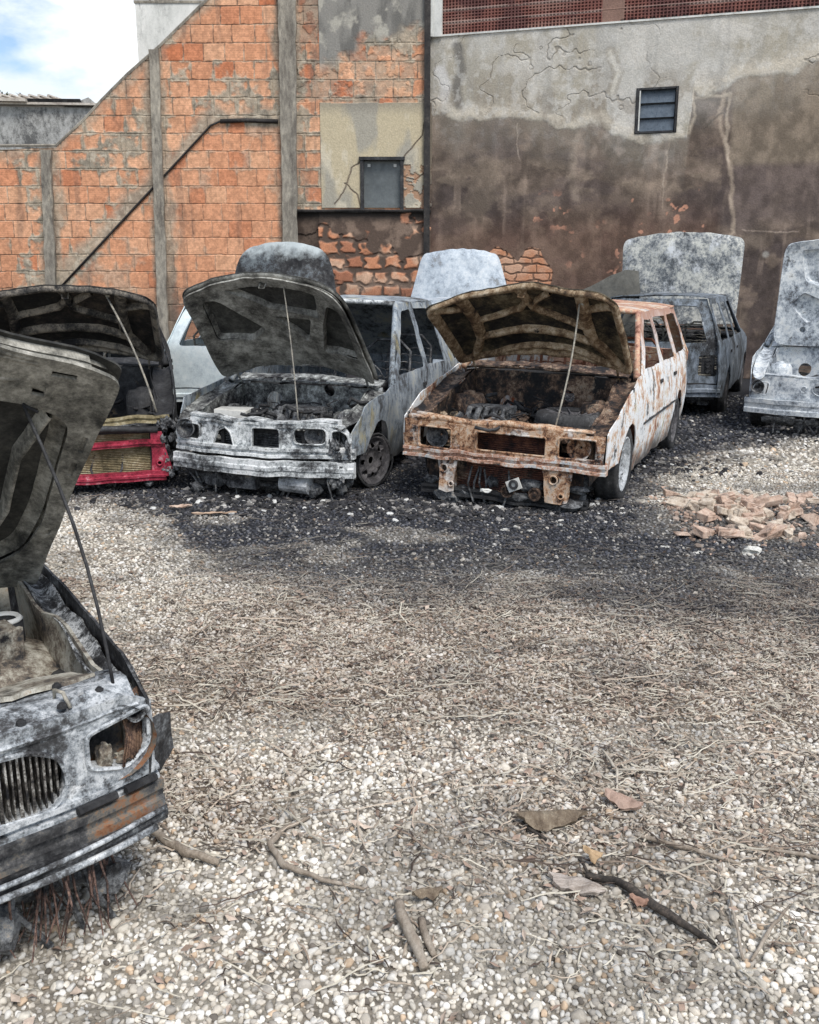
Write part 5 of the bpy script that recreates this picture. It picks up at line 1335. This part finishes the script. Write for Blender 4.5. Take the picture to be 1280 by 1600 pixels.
def scatter(name, px, py, rad, colr, lvl, zoff=.25, flat=.72, kind='stuff', label=None, cat=None):
    n = len(px); V = []; F = []; C = []; base = 0
    vs, f = TMPL[lvl]; which = rng.integers(0, len(vs), n)
    z = gz(px, py)
    for q in range(len(vs)):
        m = np.where(which == q)[0]
        if not len(m): continue
        k = len(m); a = rng.uniform(0, 2 * np.pi, k); sc = np.stack([rng.uniform(.75, 1.3, k), rng.uniform(.75, 1.15, k), rng.uniform(.55, .95, k) * flat / .72], 1) * rad[m][:, None]
        # random tilt
        t = rng.uniform(-.6, .6, (k, 2))
        v = vs[q][None] * sc[:, None, :]
        cy, sy = np.cos(t[:, :1]), np.sin(t[:, :1]); x1 = v[..., 0] * cy + v[..., 2] * sy; z1 = -v[..., 0] * sy + v[..., 2] * cy
        cy, sy = np.cos(t[:, 1:]), np.sin(t[:, 1:]); y1 = v[..., 1] * cy - z1 * sy; z2 = v[..., 1] * sy + z1 * cy
        ca, sa = np.cos(a)[:, None], np.sin(a)[:, None]
        w_ = np.stack([x1 * ca - y1 * sa + px[m][:, None], x1 * sa + y1 * ca + py[m][:, None], z2 + (z[m] + rad[m] * zoff)[:, None]], -1)
        V.append(w_.reshape(-1, 3)); nv = len(vs[q])
        F.append((f[None] + (base + np.arange(k) * nv)[:, None, None]).reshape(-1, 3)); base += k * nv
        C.append(np.repeat(colr[m], nv, 0))
    o = npmesh(name, np.concatenate(V), np.concatenate(F), M['stone'], None, lvl == 0, np.concatenate(C))
    return tag(o, label, cat, kind=kind)
def stone_cols(x, y):
    n = len(x); so, br = masks(x, y)
    t = rng.random(n); c = np.zeros((n, 3)) + np.array((.62, .575, .50))
    c = np.where((t < .30)[:, None], (.68, .655, .61), c); c = np.where((t > .62)[:, None], (.50, .455, .39), c); c = np.where((t > .80)[:, None], (.38, .35, .31), c); c = np.where((t > .93)[:, None], (.50, .38, .27), c); c = np.where((t > .975)[:, None], (.16, .14, .12), c)
    c = c * rng.uniform(.86, 1.24, (n, 1))
    c = c * (1 - (br * .32)[:, None]) + np.array((.32, .25, .20)) * (br * .32)[:, None]
    dirt = ss(.5, .65, fbm(x * 3, y * 3, 340)) * .35
    c = c * (1 - dirt[:, None])
    sk = np.clip(so * rng.uniform(.80, 1.15, n), 0, 1); sk = np.where(rng.random(n) < .08, sk * .4, sk)
    bl = np.array((.035, .037, .045)) * rng.uniform(.6, 2.2, (n, 1))
    return c * (1 - sk[:, None]) + bl * sk[:, None]
def band(y0, y1, sp, rmin, rmax, lvl, name):
    hw = lambda y: .46 * (y + .9) + .25
    xs = np.arange(-hw(y1), hw(y1), sp); ys = np.arange(y0, y1, sp)
    X, Y = np.meshgrid(xs, ys); X = X.ravel() + rng.uniform(-.5, .5, X.size) * sp; Y = Y.ravel() + rng.uniform(-.5, .5, Y.size) * sp
    m = np.abs(X) < hw(Y); X, Y = X[m], Y[m]
    r_ = rng.uniform(rmin, rmax, len(X)) * np.where(rng.random(len(X)) < .06, 1.45, 1)
    return X, Y, r_
parts_ = [band(1.35, 3.1, .0150, .0042, .0122, 0, 'a'), band(3.1, 5.2, .0175, .005, .0115, 1, 'b'), band(5.2, 8.2, .026, .007, .014, 1, 'c'), band(8.2, 13.5, .055, .012, .024, 1, 'd')]
X, Y, r_ = parts_[0]
scatter('gravel', X, Y, r_, stone_cols(X, Y), 0, label='pale beige crushed stone gravel covering the foreground', cat='gravel')
X = np.concatenate([p[0] for p in parts_[1:]]); Y = np.concatenate([p[1] for p in parts_[1:]]); r_ = np.concatenate([p[2] for p in parts_[1:]])
scatter('gravel', X, Y, r_, stone_cols(X, Y), 1, label='finer gravel around the cars, sooty black in a broad band', cat='gravel')

# twigs and straw
def twigs(name, n, yr, lr, rr, colf, label, seed, prob=None, nseg=5, flatdir=.0, zo=.010):
    r = np.random.default_rng(seed)
    y = r.uniform(yr[0], yr[1], n * 3); x = r.uniform(-1, 1, n * 3) * (.46 * (y + .9) + .2)
    so, br = masks(x, y)
    p = prob(x, y, so, br); k = r.random(n * 3) < p; x, y, so = x[k][:n], y[k][:n], so[k][:n]; m = len(x)
    a = r.normal(flatdir, .75, m) + (r.random(m) < .3) * r.uniform(0, 3, m); Ln = r.uniform(lr[0], lr[1], m) * r.uniform(.5, 1.2, m); cv = r.normal(0, .35, m) * (1 + 2 * (r.random(m) < .15)); rad = r.uniform(rr[0], rr[1], m)
    t = np.linspace(-.5, .5, nseg + 1); ang = a[:, None] + cv[:, None] * t[None] + r.normal(0, .16, (m, nseg + 1))
    dx = np.cumsum(np.cos(ang), 1) * (Ln / nseg)[:, None]; dy = np.cumsum(np.sin(ang), 1) * (Ln / nseg)[:, None]
    PX, PY = x[:, None] + dx, y[:, None] + dy
    PZ = gz(PX, PY) + zo + r.uniform(0, .012, (m, 1)) + r.normal(0, .003, PX.shape) + (r.normal(0, .02, (m, 1)) * t[None] * (Ln[:, None] / .2))
    PZ = np.maximum(PZ, gz(PX, PY) + .004)
    nx_, ny_ = -np.sin(ang), np.cos(ang); rt = rad[:, None] * (1 - .6 * np.abs(t[None] * 2) ** 2)
    V = np.stack([np.stack([PX + nx_ * rt, PY + ny_ * rt, PZ], -1), np.stack([PX, PY, PZ + rt * 1.1], -1), np.stack([PX - nx_ * rt, PY - ny_ * rt, PZ], -1)], 2)   # m,seg,3,3
    V = V.reshape(-1, 3); F = []
    bi = (np.arange(m) * (nseg + 1) * 3)[:, None] + np.arange(nseg)[None] * 3; bi = bi.ravel()
    for q in (0, 1): F.append(np.stack([bi + q, bi + q + 1, bi + q + 4, bi + q + 3], 1))
    c = colf(r, m); c = c * (1 - (so * .85)[:, None]) + np.array((.03, .03, .035)) * (so * .85)[:, None]
    o = npmesh(name, V, np.concatenate(F), M['twig'], None, True, np.repeat(c, (nseg + 1) * 3, 0))
    return tag(o, label, 'twigs', kind='stuff')
def tcol(r, m):
    t = r.random((m, 1)); c = np.where(t < .30, (.43, .36, .29), np.where(t < .48, (.28, .22, .175), np.where(t < .80, (.52, .48, .40), (.08, .06, .05)))); return c * r.uniform(.7, 1.2, (m, 1))
twigs('twigs', 13000, (1.9, 5.6), (.02, .10), (.0010, .0034), tcol, 'matted brown dry twigs and straw strewn over the gravel', 5, lambda x, y, so, br: .12 + .9 * br * (.35 + .65 * ss(.42, .6, fbm(x * 2.6, y * 2.6, 350))))
twigs('twigs', 520, (1.5, 5.0), (.12, .36), (.0016, .004), tcol, 'longer bleached twigs lying loose on the gravel', 6, lambda x, y, so, br: .25 + .6 * br, 8, zo=.016)
twigs('twigs', 2500, (4.6, 9.0), (.05, .2), (.002, .004), tcol, 'thin charred twigs in the sooty strip before the cars', 8, lambda x, y, so, br: .5 + 0 * x)
# flakes of bark and leaf litter
n = 9000; y = rng.uniform(1.6, 5.6, n); x = rng.uniform(-1, 1, n) * (.46 * (y + .9) + .2); so, br = masks(x, y); k = rng.random(n) < .15 + .85 * br; x, y, so = x[k], y[k], so[k]; n = len(x)
a = rng.uniform(0, 6.28, n); l_ = rng.uniform(.005, .022, n); w_ = l_ * rng.uniform(.25, .6, n); z0 = gz(x, y) + .014
P4 = []
for (u, v) in ((-1, 0), (0, -1), (1, 0), (0, 1)):
    P4.append(np.stack([x + np.cos(a) * u * l_ - np.sin(a) * v * w_, y + np.sin(a) * u * l_ + np.cos(a) * v * w_, z0 + rng.uniform(-.006, .010, n)], -1))
cc = np.where(rng.random((n, 1)) < .5, (.30, .22, .175), (.46, .375, .31)) * rng.uniform(.6, 1.3, (n, 1)); cc = cc * (1 - .8 * so[:, None])
tag(npmesh('leaf_litter', np.stack(P4, 1).reshape(-1, 3), np.arange(4 * n).reshape(n, 4), M['twig'], None, False, np.repeat(cc, 4, 0)), 'small brown flakes of leaf and bark among the stones', 'litter', kind='stuff')

# ---- single pieces on the ground
def gzs(x, y): return float(gz(np.array([x]), np.array([y]))[0])
WOOD = burnt('bleached_wood', [(.3, (.14, .11, .085)), (.5, (.27, .225, .18)), (.7, (.42, .37, .31))], 9, 92, rough=.9, metal=0, stretch=(1, .35, 1), bstr=.7)
DKW = burnt('charred_stick', [(.3, (.015, .013, .012)), (.55, (.05, .042, .036)), (.75, (.14, .11, .09))], 14, 93, rough=.9, metal=0)
def stick(name, pts, rs, mat, label, cat='stick', branches=()):
    g = G()
    P_ = [Vector(p) for p in pts]; Q = []; RR = []
    for i in range(len(P_) - 1):
        for k in range(5):
            t = k / 5; p = P_[i].lerp(P_[i + 1], t); p += noise.noise_vector(p * 25) * .004; Q.append(p); RR.append(rs[i] + (rs[i + 1] - rs[i]) * t)
    Q.append(P_[-1]); RR.append(rs[-1])
    Q = [Vector((p.x, p.y, gzs(p.x, p.y) + p.z + r)) for p, r in zip(Q, RR)]
    RR = [r * (1 + .18 * noise.noise(q * 60)) for r, q in zip(RR, Q)]
    g.tube(Q, RR, 9)
    for (a_, b_, r1) in branches:
        a_ = Vector(a_); b_ = Vector(b_); a_.z += gzs(a_.x, a_.y); b_.z += gzs(b_.x, b_.y); g.tube([a_, a_.lerp(b_, .5) + Vector((0, 0, .006)), b_], [r1, r1 * .8, r1 * .4], 7)
    o = g.build(name, mat, None, True, crumple=.0025, cs=40)
    return tag(o, label, cat)
stick('branch_piece', [(-.03, 2.19, .012), (-.01, 2.10, .014), (.015, 2.03, .012), (.035, 1.95, .010)], [.013, .015, .014, .011], WOOD, 'thick bleached grey branch piece pointing down the gravel near the bottom', 'branch')
stick('branch_piece', [(.03, 2.13, .008), (.045, 2.05, .008), (.06, 2.0, .008)], [.010, .010, .007], WOOD, 'short grey branch stub lying against the thick bleached branch piece', 'branch')
stick('charred_stick', [(.48, 2.31, .012), (.56, 2.28, .014), (.62, 2.19, .012), (.70, 2.10, .010), (.76, 2.04, .008)], [.009, .011, .013, .010, .004], DKW, 'long black charred stick running down right beside the grey wood chip', 'stick', [((.49, 2.31, .02), (.47, 2.37, .03), .005)])
stick('root_piece', [(-.76, 2.52, .014), (-.70, 2.46, .014), (-.62, 2.40, .012), (-.53, 2.37, .010)], [.011, .013, .013, .009], WOOD, 'dark curved root piece beside the foreground car bumper', 'root')
stick('curved_root', [(-.30, 2.60, .012), (-.37, 2.55, .012), (-.40, 2.46, .012), (-.35, 2.36, .012), (-.24, 2.30, .012), (-.12, 2.26, .01)], [.005, .007, .009, .009, .007, .004], WOOD, 'thin hooked root curling like a C on the pale gravel', 'root')
stick('grey_stick', [(.66, 2.50, .012), (.78, 2.44, .012), (.92, 2.36, .012)], [.006, .007, .004], WOOD, 'straight grey stick right of the bark piece', 'stick')
stick('grey_stick', [(.98, 2.44, .012), (1.10, 2.40, .012), (1.24, 2.34, .012)], [.005, .006, .004], WOOD, 'grey stick lying at the right edge of the foreground gravel', 'stick')
stick('forked_twig', [(.66, 3.0, .014), (.68, 2.86, .016), (.65, 2.72, .014)], [.004, .005, .003], burnt('pale_twig', [(.3, (.35, .31, .25)), (.7, (.55, .50, .43))], 9, 94, metal=0), 'pale forked twig in the middle right of the gravel', 'twig', [((.68, 2.86, .02), (.86, 2.85, .02), .005)])
stick('leaning_twig', [(.82, 1.98, .012), (.90, 2.08, .02), (.98, 2.17, .014)], [.004, .005, .003], WOOD, 'pale thin twig slanting up at the lower right', 'twig')
stick('leaning_twig', [(.80, 1.98, .012), (.82, 2.08, .02), (.845, 2.22, .014)], [.004, .004, .003], WOOD, 'pale upright-pointing twig left of the slanting one', 'twig')
def slab(name, cx, cy, L_, W_, ang, mat, label, cat, th=.012, curl=.02, z=.022, tilt=0.0, seed=0, edge=.38):
    ring = [(L_ / 2 * math.cos(a) * (1 + edge * noise.noise(Vector((math.cos(a) * 2, math.sin(a) * 2, seed)))) * (1 if abs(math.cos(a)) < .9 else 1.1), W_ / 2 * math.sin(a) * (1 + edge * noise.noise(Vector((math.cos(a) * 3, math.sin(a) * 3, seed + 4))))) for a in np.linspace(0, 2 * math.pi, 22)[:-1]]
    z0 = gzs(cx, cy) + z; ca, sa = math.cos(ang), math.sin(ang)
    f = lambda a, b: (cx + a * ca - b * sa, cy + a * sa + b * ca, z0 + curl * (1 - (2 * b / W_) ** 2) + tilt * a + .006 * noise.noise(Vector((a * 30, b * 60, seed))))
    o = panel(name, ring, [], f, mat, None, th=th, res=L_ / 12, crumple=.007, cs=28, off=-1, smooth=False)
    return tag(o, label, cat)
BRK = burnt('brown_bark', [(.3, (.09, .065, .045)), (.5, (.18, .14, .10)), (.7, (.32, .27, .20))], 10, 95, rough=.9, metal=0, stretch=(1, .4, 1), bstr=.8)
slab('bark_piece', .42, 2.57, .18, .09, .05, BRK, 'curled brown bark piece casting a dark gap beneath its edge', 'bark', curl=.03, seed=2)
stick('bark_sliver', [(.34, 2.56, .012), (.40, 2.49, .01)], [.007, .004], DKW, 'dark sliver sticking out under the left end of the bark piece', 'stick')
slab('dry_leaf', .515, 2.385, .055, .035, -.5, burnt('orange_leaf', [(.3, (.34, .22, .12)), (.6, (.46, .33, .20)), (.8, (.58, .48, .34))], 14, 96, metal=0), 'small orange-tan dry leaf above the grey wood chip', 'leaf', th=.003, curl=.028, seed=7)
slab('wood_chip', .45, 2.27, .14, .065, -.5, burnt('pale_grey_wood', [(.3, (.22, .18, .15)), (.5, (.40, .35, .31)), (.7, (.52, .47, .42))], 8, 97, rough=.9, metal=0, stretch=(.4, 3, 1)), 'pale grey splintered wood chip left of the black stick', 'wood chip', curl=.01, seed=9)
slab('brick_chip', .60, 2.19, .045, .03, -.4, burnt('red_brick_chip', [(.3, (.20, .11, .075)), (.7, (.36, .22, .165))], 14, 98, metal=0), 'small reddish brick chip touching the black stick', 'brick chip', th=.016, seed=12)
slab('grey_bark', .05, 2.22, .07, .04, .2, BRK, 'small grey-brown bark flake above the thick branch piece', 'bark', seed=14)
slab('pink_bark', .66, 2.66, .12, .07, -.8, burnt('pink_bark', [(.3, (.25, .16, .12)), (.7, (.42, .30, .24))], 10, 99, metal=0), 'pinkish flat bark flake near the pale forked twig', 'bark', seed=15)

# rubble heap of broken hollow brick on the right
BM = [burnt('pale_brick', [(.3, (.17, .12, .09)), (.47, (.44, .31, .24)), (.66, (.60, .49, .40))], 9, 101, rough=.95, metal=0, spots=[(CHAR, .58, .70, 6)]), burnt('buff_brick', [(.3, (.20, .15, .115)), (.47, (.47, .39, .31)), (.66, (.62, .56, .48))], 9, 102, rough=.95, metal=0, spots=[(CHAR, .58, .70, 6)])]
for k in range(84):
    t = random.random(); x = min(3.3, 1.85 + abs(random.gauss(0, .50))); y = random.gauss(6.30, .26)
    if k < 6: x, y = 1.72 + k * .13, 5.88 - .02 * k
    g = G(); L_, W_, H_ = random.choice((.06, .09, .12, .16, .20)) * random.uniform(.7, 1.2), random.uniform(.045, .10), random.uniform(.022, .05)
    for q in range(random.choice((1, 2))):
        g.box((q * .02, q * .01, q * H_ * .6), (L_ * (1 - .3 * q), W_ * (1 - .2 * q), H_), (0, 0, q * .3), min(L_, W_) * .24)
    o = g.build('brick_fragment', BM[k % 2], None, bevel=.006, crumple=.01, cs=22)
    o.location = (x, y, gzs(x, y) + H_ * .35 + .004); o.rotation_euler = (random.uniform(-.35, .35), random.uniform(-.35, .35), random.uniform(0, 3.1))
    tag(o, 'broken brick fragment, one of the rubble heap on the right', 'brick fragment', 'broken bricks in the rubble heap')
n = 900; bx = 1.75 + np.abs(rng.normal(0, .75, n)); by = rng.normal(6.30, .34, n)
scatter('brick_crumbs', bx, by, rng.uniform(.008, .028, n), np.where(rng.random((n, 1)) < .5, (.42, .30, .235), (.30, .24, .20)) * rng.uniform(.5, 1.3, (n, 1)), 1, flat=.6, label='small crumbs and dust of broken brick among the rubble', cat='rubble')
WS = burnt('white_stone', [(.3, (.42, .41, .38)), (.6, (.66, .65, .61)), (.8, (.76, .75, .72))], 14, 103, rough=.9, metal=0)
def stone(x, y, sx, sy, sz, lab, seed, grp=None, mat=None, cat='stone', name='white_stone'):
    g = G(); g.lump((0, 0, 0), (sx, sy, sz), seed, .9, 2); o = g.build(name, mat or WS, None, False, crumple=.008, cs=30); o.location = (x, y, gzs(x, y) + sz * .5); return tag(o, lab, cat, grp)
stone(2.03, 5.48, .055, .035, .028, 'largest white stone below the brick rubble heap', 3)
WG = 'pale ash crumbs before the cars'
for k, (x, y) in enumerate([(1.55, 5.62), (1.72, 5.50), (1.38, 6.45), (1.48, 6.52), (1.20, 7.0), (1.02, 6.25), (.62, 6.05), (.70, 6.12), (.78, 6.02), (.55, 5.9), (.86, 5.42), (-1.35, 6.75), (-1.5, 6.85), (-.75, 6.85), (-.68, 6.75), (-.9, 6.8), (.18, 6.3), (.26, 6.25), (2.45, 5.45), (2.6, 5.7), (3.05, 8.0), (1.95, 8.1), (-.62, 6.95), (-1.62, 6.95)]):
    stone(x, y, random.uniform(.010, .026), random.uniform(.008, .020), .009, 'crumb of white ash on the sooty ground before the cars', k + 20, WG, name='ash_crumb', cat='ash')
slab('wood_strip', -1.35, 6.45, .26, .035, .15, burnt('tan_strip', [(.3, (.36, .24, .16)), (.7, (.55, .42, .32))], 9, 104, metal=0), 'pale tan strip of wood on the ground below the saloon', 'wood', th=.01, curl=.008, seed=31)
slab('pink_tile', -1.62, 6.62, .13, .06, .4, BM[0], 'pinkish tile shard left of the pale wood strip', 'tile shard', th=.012, curl=.01, seed=33)
# charred debris heaps under and between the cars
n = 2200; xx = []; 
for k in range(n):
    q = random.random()
    if q < .35: a = (-1.15, 6.9)
    elif q < .65: a = (.45, 6.7)
    elif q < .75: a = (3.4, 9.9)
    else: a = (1.9, 8.2)
    xx.append((random.gauss(a[0], .55), random.gauss(a[1], .22)))
xx = np.array(xx); rr_ = rng.uniform(.008, .035, n); cc = np.where(rng.random((n, 1)) < .8, (.03, .03, .033), (.22, .21, .20)) * rng.uniform(.6, 1.5, (n, 1)); cc = np.where(rng.random((n, 1)) < .04, (.6, .6, .58), cc)
scatter('charred_debris', xx[:, 0], xx[:, 1], rr_, cc, 1, flat=.5, label='crumbled charred debris and ash beneath the cars', cat='debris')
# grey metal sheet leaning between estate car and hatchback
o = panel('metal_sheet', [(0, 0), (.9, 0), (.88, 1.36), (.70, 1.38), (0, 1.12)], [], lambda a, b: (2.35 + a, 13.6 + b * .25 + .03 * math.sin(a * 5), b * 1.25), burnt('dull_grey_sheet', [(.3, (.055, .055, .05)), (.7, (.13, .125, .11))], 2, 105, metal=0), None, th=.006, res=.1, crumple=.02)
tag(o, 'dull grey metal sheet leaning up behind the estate car bonnet', 'metal sheet')
